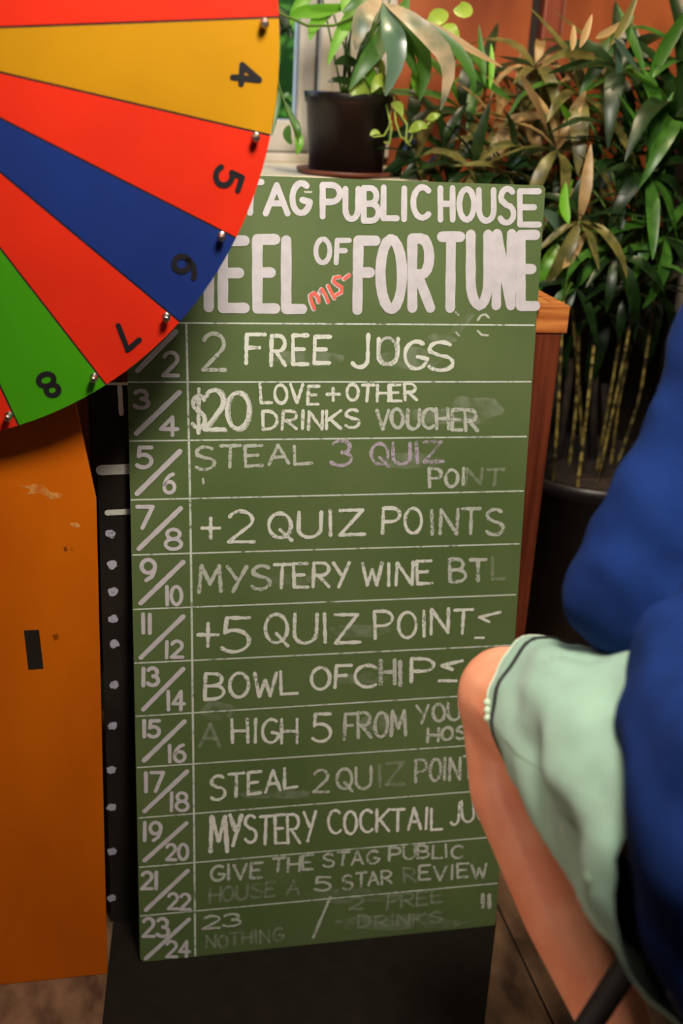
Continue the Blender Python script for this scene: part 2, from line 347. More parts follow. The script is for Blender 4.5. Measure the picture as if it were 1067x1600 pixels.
def ribbon(mb, pts, w, lift, jit=0, taper=False):
    """a painted or chalked stroke with round ends; pts are 2-D, w full width"""
    P = [Vector(p) for p in pts]
    P = P[:1] + [b for a, b in zip(P, P[1:]) if (b - a).length > 1e-5]
    for i in range(1, len(P) - 1):
        d1 = P[i] - P[i - 1]; d2 = P[i + 1] - P[i]
        if d1.length > 1e-9 and d2.length > 1e-9 and d1.angle(d2) > .95:
            ribbon(mb, P[:i + 1], w, lift, jit); ribbon(mb, P[i:], w, lift, jit); return
    Q = [P[0]]
    for a, b in zip(P, P[1:]):
        n = max(1, int((b - a).length / (w * .9)))
        for i in range(1, n + 1): Q.append(a.lerp(b, i / n))
    LIFT[0] = (LIFT[0] + 1) % 12; lift = lift + LIFT[0] * 5e-5
    h = w / 2; base = None; n = len(Q)
    L = []; R = []
    for i, q in enumerate(Q):
        t = Q[min(i + 1, n - 1)] - Q[max(i - 1, 0)]
        if t.length < 1e-9: t = Vector((1, 0))
        t.normalize(); nn = Vector((-t.y, t.x))
        k = 1
        if 0 < i < n - 1:
            t1 = (q - Q[i - 1]).normalized(); c = abs(t1.dot(t)); k = min(1.5, 1 / max(.5, c))
        hw = h * k * (1 + random.uniform(-jit, jit))
        L.append(q + nn * hw); R.append(q - nn * hw)
    vs = [(p.x, p.y, lift) for p in L] + [(p.x, p.y, lift) for p in R]
    mb.add(vs, [(i, n + i, n + i + 1, i + 1) for i in range(n - 1)])
    if w > .0065:
        for j_, q in enumerate(Q[1:-1]):
            e1 = q - Q[j_]; e2 = Q[j_ + 2] - q
            if e1.length < 1e-9 or e2.length < 1e-9 or e1.angle(e2) < .35: continue
            mb.add([(q.x + h * .97 * math.cos(PI * i / 5), q.y + h * .97 * math.sin(PI * i / 5), lift + 8e-5 * (1 + j_ % 3)) for i in range(10)], [tuple(range(10))])
    for q, t in ((Q[0], (Q[0] - Q[1]).normalized()), (Q[-1], (Q[-1] - Q[-2]).normalized())):
        nn = Vector((-t.y, t.x)); m = 5
        vs = [(q + nn * h * math.cos(PI * i / m) + t * h * math.sin(PI * i / m)) for i in range(m + 1)]
        mb.add([(v.x, v.y, lift + 4e-5) for v in vs], [tuple(range(m, -1, -1))])

# green board: local frame u right, v up the board, n toward the viewer
LEAN = math.radians(7)
BU = Vector((1, 0, 0)); BV = Vector((0, math.sin(LEAN), math.cos(LEAN))); BN = Vector((0, -math.cos(LEAN), math.sin(LEAN)))
BW, BH = .6, 1.2195
board = empty('chalkboard_sign', (0, 0, 0), 'tall green chalkboard sign with white painted heading and a numbered chalk prize list', 'sign')
board.rotation_euler = (math.radians(90) - LEAN, 0, 0)   # local x=u, y=v, z=n
def bp(px, py):
    p = on_plane(px, py, Vector((0, 0, 0)), BN); return Vector((p.dot(BU), p.dot(BV)))
b_ = MB(); rr = .006; poly = []
for (cxx, cyy, a0) in ((BW - rr, rr, -90), (BW - rr, BH - rr, 0), (rr, BH - rr, 90), (rr * 1.6, rr * 1.6, 180)):
    r2 = rr * 1.6 if a0 == 180 else rr
    for i in range(5): a = math.radians(a0 + 22.5 * i); poly.append((cxx + r2 * math.cos(a), cyy + r2 * math.sin(a)))
n = len(poly)
b_.add([(x, y, 0) for x, y in poly] + [(x, y, -.010) for x, y in poly], [tuple(range(n)), tuple(range(2 * n - 1, n - 1, -1))] + [(i, n + i, n + (i + 1) % n, (i + 1) % n) for i in range(n)])
bo = b_.build('board_panel', m_board, board)
bo.data.materials.append(m_ply)
for pgn in bo.data.polygons:
    if len(pgn.vertices) == 4: pgn.material_index = 1
WPX = .6 / 605          # metres per pixel on the board, about
def write(mb, items, wpx, jit=.08, lift=.0006, jpos=.3):
    """items: (text, x0, x1, ytop0, ybot0, ytop1, ybot1) in photo pixels, mapped on the board plane"""
    for it in items:
        txt, x0, x1, t0, b0, t1, b1 = it[:7]
        wd = [(.25 if c in 'I1' else .35 if c == ' ' else 1.15 if c in 'MW' else .85 if c in 'EFLJ' else 1) for c in txt]
        gap = .30; tot = sum(wd) + gap * (len(txt) - 1); x = 0
        for c, ww in zip(txt, wd):
            a = x / tot; b = (x + ww) / tot; x += ww + gap
            if c == ' ': continue
            g = G[c]
            dx = random.uniform(-jpos, jpos); dy = random.uniform(-jpos, jpos) * 2; sl = random.uniform(-.5, .5) * jpos * 2
            for st in g:
                pts = []
                for (gx, gy) in st:
                    if c in 'I1': gx = .5 + (gx - .5)
                    s_ = a + (b - a) * gx
                    X = x0 + (x1 - x0) * s_ + dx + sl * gy * 2
                    top = t0 + (t1 - t0) * s_; bot = b0 + (b1 - b0) * s_
                    pts.append(bp(X, bot + (top - bot) * gy + dy))
                ribbon(mb, pts, wpx * WPX, lift, jit)
def one(c, x0, x1, yt, yb): return (c, x0, x1, yt, yb, yt, yb)
# heading letters, one part each
def heading(items, wpx, jp=.3):
    for it in items:
        mb = MB(); write(mb, [one(*it)], wpx, .06, jpos=jp); mb.build('heading_letter', m_paint, board)
heading([('T', 214, 240, 276, 328), ('H', 248, 270, 277, 329), ('E', 280, 304, 278, 330), ('S', 338, 368, 281, 332), ('T', 376, 408, 285, 333),
         ('A', 415, 449, 289, 333), ('G', 456, 481, 286, 333), ('P', 504, 531, 289, 338), ('U', 539, 559, 295, 342), ('B', 568, 591, 294, 345),
         ('L', 599, 620, 293, 341), ('I', 628, 634, 295, 343), ('C', 645, 670, 293, 341), ('H', 688, 707, 294, 343), ('O', 717, 740, 296, 344),
         ('U', 748, 771, 297, 345), ('S', 780, 802, 295, 348), ('E', 812, 842, 299, 351)], 8.6)
heading([('W', 212, 272, 368, 480), ('H', 284, 326, 370, 480), ('E', 348, 382, 376, 481), ('E', 402, 430, 374, 482), ('L', 447, 472, 376, 483)], 14.8, .1)
heading([('F', 558, 586, 376, 484), ('O', 594, 628, 374, 483), ('R', 644, 672, 373, 481), ('T', 690, 719, 370, 481), ('U', 735, 762, 367, 477), ('N', 775, 799, 366, 477), ('E', 813, 836, 367, 478)], 15, .1)
heading([('O', 493, 515, 374, 411), ('F', 525, 545, 376, 411)], 7.2)
def px_strokes(mb, sts, wpx, jit=.08, lift=.0006):
    for s_ in sts: ribbon(mb, [bp(*p) for p in s_], wpx * WPX, lift, jit)
mis = [[(490, 483), (485, 470), (484, 462), (490, 458), (496, 466), (497, 472)], [(497, 470), (497, 460), (502, 452), (508, 462), (512, 472)],
       [(512, 447), (517, 458), (522, 466)], [(530, 433), (522, 434), (520, 440), (527, 446), (533, 449), (532, 457), (525, 461)], [(537, 436), (545, 430)]]
for s_ in mis:
    mb = MB(); px_strokes(mb, [s_], 6.8, lift=.0004); mb.build('letter_outline', m_paint, board)
    mb = MB(); px_strokes(mb, [[(x + 1, y - .5) for x, y in s_]], 4.8, lift=.0009); tag(mb.build('heading_letter', m_redpaint, board), 'small slanted coral stroke over a white outline')
# ruled lines
rows = [((201, 504), (834, 508)), ((200, 597), (829, 596.3)), ((202, 689), (822, 682)), ((205, 781), (817, 767)), ((208, 867), (811, 849.5)), ((209, 952), (805, 929)),
        ((211, 1036), (796, 1008)), ((213, 1119), (793, 1083)), ((215, 1199), (787, 1161)), ((217, 1278), (783, 1233)), ((218, 1355), (778, 1307)), ((220, 1431), (776, 1380))]
for a, b in rows:
    mb = MB(); px_strokes(mb, [[a, b]], 2.3, .05, .0003); mb.build('ruled_line', m_line, board)
mb = MB(); px_strokes(mb, [[(291, 505), (297, 780), (299.5, 960), (303, 1278), (305, 1495)]], 3.2, .05, .00035); mb.build('ruled_line', m_line, board)
# painted numbers 1 to 24
nums = [('1', 215, 219, 515, 545, '2', 255, 278, 550, 586, (275, 518), (215, 579)),
        ('3', 211, 232, 610, 637, '4', 251, 277, 651, 679, (280, 613), (213, 677)),
        ('5', 214, 237, 699, 730, '6', 256, 273, 741, 770, (281, 705), (214, 771)),
        ('7', 214, 238, 792, 825, '8', 258, 283, 827, 858, (282, 794), (217, 857)),
        ('9', 221, 243, 875, 907, '10', 259, 284, 916, 944, (286, 878), (220, 942)),
        ('11', 222, 236, 960, 989, '12', 258, 285, 1002, 1027, (286, 963), (220, 1027)),
        ('13', 222, 247, 1044, 1071, '14', 261, 288, 1080, 1109, (286, 1045), (224, 1108)),
        ('15', 223, 249, 1126, 1151, '16', 263, 289, 1164, 1190, (288, 1127), (225, 1188)),
        ('17', 226, 255, 1207, 1236, '18', 265, 294, 1238, 1266, (292, 1205), (226, 1267)),
        ('19', 224, 251, 1285, 1313, '20', 260, 293, 1319, 1343, (291, 1286), (226, 1344)),
        ('21', 221, 246, 1362, 1388, '22', 263, 297, 1396, 1420, (293, 1360), (228, 1421)),
        ('23', 224, 263, 1435, 1463, '24', 260, 296, 1471, 1495, (295, 1436), (228, 1497))]
for a, x0, x1, y0, y1, b, X0, X1, Y0, Y1, s0, s1 in nums:
    mb = MB(); write(mb, [one(a, x0, x1, y0, y1)], 6.0, .08); write(mb, [one(b, X0, X1, Y0, Y1)], 5.5, .08); px_strokes(mb, [[s0, s1]], 7.4, .08, .0007)
    mb.build('painted_number', m_paint, board)
# chalk writing: (strength, width, items)
R = [
 [(1, 4.6, [one('2', 317, 352, 521, 578)]), (2, 4.8, [one('F', 384, 414, 524, 569), one('R', 424, 446, 523, 569), one('E', 457, 480, 523, 568), one('E', 491, 515, 525, 566)]),
  (2, 5, [one('J', 546, 578, 524, 575), one('U', 590, 620, 529, 569), one('G', 632, 664, 532, 575), one('S', 668, 708, 533, 577)]), (1, 3.5, [one('O', 592, 620, 528, 570)])],
 [(2, 5, [one('$', 299, 322, 610, 672), one('2', 319, 351, 611, 672), one('0', 354, 389, 612, 668)]), (1, 3.4, [one('0', 358, 392, 610, 671), one('2', 322, 353, 609, 674)]),
  (2, 4, [('LOVE', 408, 496, 602, 631, 602, 630), one('+', 510, 530, 605, 624), ('OTHER', 542, 650, 601, 626, 601, 626)]),
  (2, 4, [('DRINKS', 411, 561, 644, 672, 640, 668)]), (1, 4.6, [('VOUCHER', 588, 745, 640, 669, 640, 672)])],
 [(1, 4.2, [('STEAL', 305, 486, 699, 735, 695, 722)]), (4, 4.6, [one('3', 517, 548, 690, 729), ('QUIZ', 580, 690, 692, 726, 692, 722)]), (1, 4.4, [('POI', 671, 725, 731, 760, 733, 758)]), (0, 4.4, [('NT', 727, 785, 733, 758, 732, 756)])],
 [(2, 4.6, [one('+', 316, 343, 809, 840), one('2', 357, 397, 797, 845)]), (2, 4.8, [('QUIZ', 421, 566, 801, 841, 798, 836)]), (2, 4.6, [('PO', 598, 658, 794, 833, 793, 832)]), (1, 4.6, [('INTS', 672, 786, 796, 833, 794, 834)])],
 [(1, 5, [('MYS', 310, 422, 884, 925, 884, 920)]), (2, 4.6, [('TERY', 428, 546, 882, 918, 880, 918)]), (2, 4.6, [('WINE', 566, 675, 880, 914, 876, 911)]), (1, 4.8, [('BT', 704, 760, 874, 910, 873, 906)]), (0, 4.8, [one('L', 768, 787, 872, 905)])],
 [(2, 5, [one('+', 309, 340, 975, 1010), one('5', 346, 390, 964, 1017)]), (2, 4.8, [('QUIZ', 414, 558, 961, 1008, 960, 1003)]), (2, 4.6, [('POINT', 586, 738, 957, 999, 951, 987)]), (2, 4, [one('<', 747, 779, 956, 976), one('-', 742, 755, 994, 1000)])],
 [(2, 4.6, [('BOWL', 320, 465, 1052, 1092, 1050, 1084)]), (2, 4.8, [('OF', 485, 547, 1043, 1077, 1041, 1075), one('C', 554, 588, 1038, 1072)]), (1, 6, [('HI', 594, 628, 1034, 1070, 1033, 1069)]), (2, 5, [one('P', 642, 677, 1030, 1066), one('<', 690, 722, 1032, 1050), one('-', 686, 712, 1062, 1068)])],
 [(0, 5, [one('A', 312, 343, 1130, 1165)]), (2, 4.4, [('HIGH', 364, 464, 1124, 1160, 1122, 1159)]), (2, 4.4, [one('5', 489, 518, 1117, 1160)]), (1, 5, [('FROM', 537, 634, 1114, 1153, 1110, 1148)]), (1, 4.4, [('YOUR', 653, 742, 1103, 1130, 1098, 1124), ('HOST', 668, 750, 1138, 1158, 1133, 1152)])],
 [(2, 4.4, [('STEAL', 328, 464, 1212, 1250, 1200, 1230)]), (1, 4.4, [one('2', 489, 512, 1202, 1236), ('QU', 526, 580, 1200, 1232, 1196, 1230)]), (0, 5, [('IZ', 590, 630, 1195, 1228, 1192, 1226)]), (1, 4.4, [('POINTS', 649, 762, 1188, 1222, 1180, 1214)])],
 [(3, 6, [one('M', 328, 354, 1276, 1330), one('Y', 358, 376, 1275, 1322)]), (3, 4.4, [('STERY', 382, 493, 1276, 1318, 1268, 1314)]), (3, 4.4, [('COCKTAIL', 513, 690, 1268, 1304, 1262, 1294)]), (2, 4, [('JUG', 702, 765, 1254, 1288, 1248, 1280)])],
 [(1, 4.2, [('GIVE', 329, 408, 1354, 1377, 1348, 1371), ('THE', 426, 489, 1341, 1362, 1336, 1358)]), (1, 4, [('STAG', 505, 590, 1333, 1353, 1330, 1350), ('PUBLIC', 608, 722, 1324, 1344, 1320, 1339)]),
  (0, 4, [('HOUSE', 326, 428, 1388, 1410, 1378, 1400), ('A', 448, 466, 1374, 1395, 1374, 1395)]), (1, 4.2, [one('5', 492, 517, 1369, 1390)]), (1, 3.8, [('STAR', 536, 612, 1368, 1390, 1360, 1380)]), (0, 4, [one('R', 632, 650, 1357, 1378)]), (1, 4, [('EVIEW', 655, 760, 1354, 1376, 1348, 1369)])],
 [(1, 4, [('23', 316, 376, 1431, 1450, 1426, 1445)]), (0, 4, [('NOTHING', 322, 440, 1464, 1482, 1450, 1470)]), (1, 4.2, [one('/', 490, 516, 1403, 1466)]), (0, 4, [one('2', 546, 566, 1402, 1420), ('FREE', 604, 690, 1398, 1420, 1390, 1410), ('DRINKS', 560, 690, 1432, 1450, 1424, 1440)]), (1, 6, [('11', 752, 767, 1399, 1418, 1399, 1418)])],
]
for row in R:
    for s_, wpx, items in row:
        for it in items:
            mb = MB(); write(mb, [it], wpx * 1.14, .26, .0004 + random.random() * .0002, .9)
            mb.build('chalk_word', m_ch[s_], board)
# chalk smudges left by rubbing out
def smudge(poly, m, seed):
    pts = [bp(*p) for p in poly]; c = sum(pts, Vector((0, 0))) / len(pts); mb = MB(); n = len(pts)
    mb.add([(c.x, c.y, .0002)] + [(p.x, p.y, .0002) for p in pts], [(0, i + 1, (i + 1) % n + 1) for i in range(n)]); mb.build('chalk_smudge', m, board)
m_sm = chalk('chalk_dust', srgb(200, 206, 186), .22, 60, .38)
smudge([(700, 520), (735, 486), (742, 492), (715, 525)], m_sm, 0)
for k, (x, y, rx, ry) in enumerate([(640, 560, 55, 18), (690, 650, 70, 14), (740, 640, 50, 22), (480, 560, 60, 14), (640, 720, 50, 14), (430, 1240, 60, 10), (560, 1400, 90, 12), (620, 1440, 110, 14), (340, 1110, 30, 16), (560, 985, 50, 12), (600, 1130, 40, 16), (690, 530, 26, 10), (560, 1060, 50, 10), (460, 905, 60, 8)]):
    smudge([(x + rx * math.cos(i * PI / 8) * random.uniform(.7, 1.1), y + ry * math.sin(i * PI / 8) * random.uniform(.7, 1.1)) for i in range(16)], m_sm, k)
for s_ in ([[(746, 500), (751, 493), (758, 491), (763, 496)], [(746, 517), (752, 523), (762, 524)], [(712, 488), (716, 492)], [(712, 520), (717, 524)], [(476, 300), (486, 300)], [(317, 748), (318, 756)]]):
    mb = MB(); px_strokes(mb, [s_], 3.2, .2); mb.build('chalk_mark', m_ch[1], board)

# ------------------------------------------------------------------ prize wheel
WNc = Vector((0.08232166, 0.44920371, -0.88962867)).normalized()      # camera frame
uc = Vector((1, 0, 0)); uc = (uc - WNc * uc.dot(WNc)).normalized(); vc = uc.cross(WNc)
if vc.y < 0: vc = -vc
WN = M @ WNc; WU = M @ uc; WV = M @ vc
dirc = ray(273.46 - CX + 0 - 0 if False else -260.45, 52.19)
dw = (-.095 - CAM.y) / dirc.y
WC = CAM + dirc * dw; WR = .39575 * dw
wheel = empty('prize_wheel', WC, 'round spinning prize wheel with red, yellow, blue and green numbered wedges', 'wheel')
rot = Matrix((WU, -WV, WN)).transposed()       # local x=u, y=-v (up), z toward viewer
wheel.rotation_euler = rot.to_euler()
PH = 2.7 * 0 + (-2.88759553e-02)
TH = .012
mb = MB(); mb.lathe([(.02, -TH), (WR - .001, -TH), (WR, -TH + .001), (WR, -.0012), (WR - .0012, -.0005), (.02, -.0005)], seg=192); mb.build('wheel_disc', m_ink, wheel)
def wcol(n): return m_red if n % 2 else (m_yel, m_blu, m_grn)[((n - 4) // 2) % 3]
for k in range(24):
    a0 = -(PH + k * PI / 12); a1 = a0 - PI / 12; g = .0012; num = (k + 4 - 1) % 24 + 1
    mb = MB(); seg = 8; vs = []
    for i in range(seg + 1):
        t = i / seg
        for r in (.045, WR):
            dg = math.asin(g / r); a = (a0 - dg) + ((a1 + dg) - (a0 - dg)) * t
            vs.append((r * math.cos(a), r * math.sin(a), 0))
    bot = [(x, y, -.004) for x, y, z in vs]; nn = len(vs)
    fs = []
    for i in range(seg):
        q = (2 * i, 2 * i + 2, 2 * i + 3, 2 * i + 1); fs.append(q); fs.append((q[1] + nn, q[0] + nn, q[2] + nn + 0, q[3] + nn) if False else (2 * i + 1, 2 * i + 3, 2 * i + 3 + nn, 2 * i + 1 + nn))
    fs.append((0, 1, 1 + nn, nn)); fs.append((2 * seg + 1, 2 * seg, 2 * seg + nn, 2 * seg + 1 + nn))
    mb.add(vs + bot, fs); sec = mb.build('wedge', wcol(num), wheel)
    # number, its top pointing outward
    am = (a0 + a1) / 2; er = Vector((math.cos(am), math.sin(am))); et = Vector((er.y, -er.x)); mb = MB()
    txt = str(num); hgt = .0285 * WR / .46; wid = .019 * WR / .46; stw = .0064 * WR / .46
    c0 = er * (WR * .928 if num != 4 else WR * .925)
    for j, ch in enumerate(txt):
        off = (j - (len(txt) - 1) / 2) * wid * (1.35)
        for st in G[ch]:
            ribbon(mb, [c0 + et * (off + (gx - .5) * wid) + er * ((gy - .5) * hgt) for gx, gy in st], stw, .0005, .03)
    mb.build('number', m_ink, sec)
# pegs
for k in range(24):
    a = -(PH + k * PI / 12) - .012; r = WR * .966
    c = Vector((r * math.cos(a), r * math.sin(a), 0)); mb = MB()
    mb.lathe([(.0052, .0), (.0052, .0012), (.0034, .0016), (.0034, .006), (.0046, .0062), (.0046, .0105), (.003, .013)], c, 12)
    pg = mb.build('peg', m_steel, wheel, smooth=False, bevel=.0004)
    mb = MB(); mb.tube([c + Vector((0, 0, -.018)), c + Vector((0, 0, -.0125))], .004, 6); mb.build('nut', m_steel, pg)
mb = MB(); mb.lathe([(.055, 0), (.055, .006), (.03, .012), (.03, .026), (.012, .03)], (0, 0, 0), 32); mb.build('hub', m_steel, wheel, bevel=.001)
mb = MB(); mb.tube([(0, 0, -.055), (0, 0, -.012)], .012, 16); mb.build('axle', m_steel, wheel)

# orange stand behind the wheel
PY = -.017; cxw = WC.x
A_ = on_y(118, 632, PY); B_ = on_y(150.5, 783, PY); C_ = on_y(168, 1522, PY)
sl = (A_.x - B_.x) / (A_.z - B_.z); zt = WC.z + .06; xt = B_.x + sl * (zt - B_.z)
stand = empty('wheel_stand', (cxw, PY, 0), 'orange painted wooden stand tapering up behind the prize wheel', 'stand')
half = [(C_.x, 0), (B_.x, B_.z), (xt, zt)]
poly = half + [(2 * cxw - x, z) for x, z in reversed(half)]
mb = MB(); mb.prism(poly, PY, PY + .016); rel(mb.build('front_panel', m_orange, bevel=.0012), stand)
mb = MB(); mb.box((cxw - .06, PY + .016, 0), (cxw + .06, PY + .06, .9)); mb.box((cxw - .2, PY + .016, 0), (cxw - .02, PY + .09, .05)); rel(mb.build('rear_brace', m_orange), stand)
def on_panel(px, py): p = on_y(px, py, PY); return (p.x, p.z)
mb = MB(); q = [on_panel(*p) for p in ((37.5, 985), (61, 984), (68, 1044), (44.5, 1046))]
mb.prism(q, PY - .0006, PY - .0001); tag(rel(mb.build('tape_strip', m_tape), stand), 'short strip of black tape on the orange panel')
def stain(pts, m):
    mb = MB(); q = [on_panel(*p) for p in pts]; mb.add([(x, PY - .0004, z) for x, z in q], [tuple(range(len(q)))]); rel(mb.build('scuff_mark', m), stand)
stain([(28, 758), (45, 759), (52, 756), (66, 757), (72, 762), (80, 769), (98, 771), (94, 778), (78, 780), (62, 770), (42, 773), (48, 765)], m_scuff)
stain([(108, 818), (120, 816), (126, 822), (118, 826)], m_scuff)
stain([(99, 855), (104, 853), (106, 860), (101, 862)], m_dirt); stain([(110, 853), (118, 855), (115, 861), (109, 860)], m_dirt); stain([(82, 992), (90, 990), (93, 998), (85, 1001)], m_dirt)
mb = MB(); q = [on_panel(*p) for p in ((0, 1528), (60, 1527), (165, 1519), (168, 1522), (168, 1524), (0, 1534))]

# ------------------------------------------------------------------ black board with chalk dots
KL = math.atan2(.027, .94)
bk = empty('black_chalkboard', (0, .100, 0), 'narrow black chalkboard with a column of chalk dots behind the green sign', 'sign')
bk.rotation_euler = (math.radians(90) - KL, 0, 0)
KV = Vector((0, math.sin(KL), math.cos(KL))); KN = Vector((0, -math.cos(KL), math.sin(KL)))
KO = Vector((0, .100, 0))
def kp(px, py): p = on_plane(px, py, KO, KN) - KO; return Vector((p.x, p.dot(KV)))
kt = kp(180, 598).y; kx = kp(151, 700).x
mb = MB(); mb.box((kx, 0, -.008), (.40, kt, 0)); mb.build('board_panel', m_blk, bk, bevel=.001)
def kst(sts, w_, m, name, jit=.1):
    mb = MB()
    for s_ in sts: ribbon(mb, [kp(*p) for p in s_], w_ * .00102, .0005, jit)
    return mb.build(name, m, bk)
kst([[(163, 599.5), (200, 599.5)]], 4, m_sill, 'chalk_line', .05); kst([[(187, 604), (189.5, 646)]], 6.5, m_ch[3], 'chalk_line')
kst([[(158, 734.5), (205, 732.5)]], 15, m_ch[2], 'chalk_line', .03); kst([[(168, 801), (205, 799)]], 8.5, m_ch[2], 'chalk_line', .03)
m_dot = chalk('chalk_dot', srgb(190, 188, 204), .95, 200, .12)
for (x, y) in ((173, 834), (175, 882), (176, 924), (177, 967), (179, 1006), (178, 1070), (176, 1134), (174, 1203), (174, 1261), (175, 1330), (174, 1403)):
    c = kp(x, y); mb = MB(); n = 14; rr = [(.0072 + random.uniform(-.0016, .0012)) for _ in range(n)]
    mb.add([(c.x + rr[i] * 1.05 * math.cos(2 * PI * i / n), c.y + rr[i] * math.sin(2 * PI * i / n), .0005) for i in range(n)], [tuple(range(n))])
    mb.build('chalk_dot', m_dot, bk)

# thin black sheet on the floor, filling the dark area below the boards
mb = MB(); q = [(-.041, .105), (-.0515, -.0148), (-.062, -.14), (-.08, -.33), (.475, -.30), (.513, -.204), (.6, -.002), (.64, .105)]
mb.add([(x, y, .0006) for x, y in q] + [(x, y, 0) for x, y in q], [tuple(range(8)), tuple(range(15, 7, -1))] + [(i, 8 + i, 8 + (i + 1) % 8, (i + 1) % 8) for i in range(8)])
tag(mb.build('floor_sheet', m_sheet), 'thin black sheet on the floor under the leaning boards', 'mat')

# ------------------------------------------------------------------ wooden bar table behind the boards
TZ = 1.0385
tb = empty('wooden_table', (.27, .34, 0), 'tall timber bar table with orange top that the boards lean on', 'table')
x0, x1, y0, y1 = -.14, .6573, .139, .50
mb = MB(); mb.box((x0, y0, TZ - .042), (x1, y0 + .02, TZ)); rel(mb.build('edge_board', m_woodh, bevel=.0015), tb)
mb = MB(); mb.box((x1 - .02, y0 + .0205, TZ - .042), (x1, y1, TZ)); rel(mb.build('edge_board', m_woodh, bevel=.0015), tb)
mb = MB(); mb.box((x0, y0 + .0205, TZ - .042), (x0 + .02, y1, TZ)); rel(mb.build('edge_board', m_woodh, bevel=.0015), tb)
for i in range(4):
    a = y0 + .0215 + i * (y1 - y0 - .023) / 4; b = a + (y1 - y0 - .023) / 4 - .001
    mb = MB(); mb.box((x0 + .021, a, TZ - .03), (x1 - .021, b, TZ - .001)); rel(mb.build('plank', m_woodtop, bevel=.001), tb)
for (a, b) in ((x0 + .02, x0 + .085), (x1 - .075, x1 - .007)):
    for yy in (.142, y1 - .07):
        mb = MB(); mb.box((a, yy, 0), (b, yy + .06, TZ - .042)); rel(mb.build('leg', m_leg, bevel=.002), tb)
mb = MB(); mb.box((x1 - .105, .150, .06), (x1 - .077, .168, TZ - .042)); rel(mb.build('side_panel', m_leg, bevel=.002), tb)
mb = MB(); mb.box((x0 + .09, .146, TZ - .12), (x1 - .106, .160, TZ - .043)); rel(mb.build('apron', m_leg, bevel=.001), tb)

# ------------------------------------------------------------------ plants
def leaf_mesh(pts, width, fold=.18, shape=.45, up=Vector((0, 0, 1)), nseg=7, tipw=0.02, wave=0):
    """a lance leaf: ribbon along a spine with a folded midrib; pts 3-D"""
    P = [Vector(p) for p in pts]; Q = []
    def cr(t):                                     # Catmull-Rom
        s_ = t * (len(P) - 1); i = min(int(s_), len(P) - 2); u = s_ - i
        p0 = P[max(i - 1, 0)]; p1 = P[i]; p2 = P[i + 1]; p3 = P[min(i + 2, len(P) - 1)]
        return .5 * ((2 * p1) + (p2 - p0) * u + (2 * p0 - 5 * p1 + 4 * p2 - p3) * u * u + (3 * p1 - p0 - 3 * p2 + p3) * u ** 3)
    Q = [cr(i / nseg) for i in range(nseg + 1)]
    mb = MB(); vs = []
    for i, q in enumerate(Q):
        t = i / nseg; T = (Q[min(i + 1, nseg)] - Q[max(i - 1, 0)]).normalized()
        side = T.cross(up)
        if side.length < .05: side = T.cross(Vector((0, -1, .2)))
        side.normalize(); nrm = side.cross(T)
        wv = width * .5 * max(tipw, (math.sin(PI * min(1, t ** shape if shape < 1 else t)) if False else (t / .35) ** .7 if t < .35 else max(0, 1 - ((t - .35) / .65) ** 2.0)))
        wv = max(wv, width * .03)
        wob = wave * math.sin(t * 17) * width
        vs += [q - side * wv + nrm * (wv * fold * 2 + wob), q, q + side * wv + nrm * (wv * fold * 2 - wob)]
    fs = []
    for i in range(nseg):
        a = 3 * i; fs += [(a, a + 1, a + 4, a + 3), (a + 1, a + 2, a + 5, a + 4)]
    mb.add(vs, fs); return mb
def place_leaf(parent, pts, width, m, name='leaf', **k):
    mb = leaf_mesh(pts, width, **k); o = mb.build(name, m, None, True); rel(o, parent); return o

# shared leaflet meshes, unit length along +X, drooping to -Z
LEAFLET = {}
for mi in range(6):
    for v in range(3):
        dr = (.12, .32, .6)[v]
        mb = leaf_mesh([(0, 0, 0), (.35, 0, .06), (.7, 0, .02 - dr * .35), (1 - .1 * v, 0, -dr)], .165 + .02 * v, fold=.14)
        me = bpy.data.meshes.new('leaflet'); me.from_pydata([tuple(q) for q in mb.v], [], mb.f); me.materials.append(m_lf[mi]); me.polygons.foreach_set('use_smooth', [True] * len(me.polygons))
        LEAFLET[mi, v] = me
def frond(plant, base, crown, n, length, mats, spread=300, tilt=25, face=None):
    """a palm hand: petiole from base to crown, leaflets radiating from the crown"""
    base = Vector(base); crown = Vector(crown); mid = base.lerp(crown, .5) + Vector((0, 0, .02)); mb = MB()
    mb.tube([base, mid, crown], [.0028, .0024, .002], 6); fr = mb.build('frond', m_twig, None, True, origin=crown); rel(fr, plant)
    ax = (crown - base).normalized() if face is None else Vector(face).normalized()
    for i in range(n):
        a = math.radians(-spread / 2 + spread * (i + random.uniform(-.2, .2)) / max(1, n - 1)); el = math.radians(tilt + random.uniform(-14, 14))
        # frame with ax as the forward axis
        side = ax.cross(Vector((0, 0, 1)));
        if side.length < .2: side = Vector((1, 0, 0))
        side.normalize(); upv = side.cross(ax).normalized()
        d = (ax * math.sin(el) + (upv * math.cos(a) + side * math.sin(a)) * math.cos(el)).normalized()
        if crown.y + d.y * length * 1.15 > WY - .06: d.y = max(-1, (WY - .06 - crown.y) / (length * 1.15)); d.normalize()
        if crown.y + d.y * length * 1.15 > WY - .03: continue
        o = bpy.data.objects.new('leaflet', LEAFLET[random.choice(mats), random.randrange(3)]); COL.objects.link(o); o.parent = fr
        X = d; Zt = Vector((random.uniform(-.4, .4), -.35 + random.uniform(-.4, .4), 1)); Y = Zt.cross(X)
        if Y.length < .1: Y = Vector((0, 1, 0)).cross(X)
        Y.normalize(); Zn = X.cross(Y); L_ = length * random.uniform(.75, 1.15)
        o.matrix_local = Matrix(((X[0], Y[0], Zn[0], 0), (X[1], Y[1], Zn[1], 0), (X[2], Y[2], Zn[2], 0), (0, 0, 0, 1))) @ Matrix.Diagonal((L_, L_ * random.uniform(.8, 1.15), L_, 1))
    return fr

side_leaves = []; V_ = Vector((0, -1, .35))
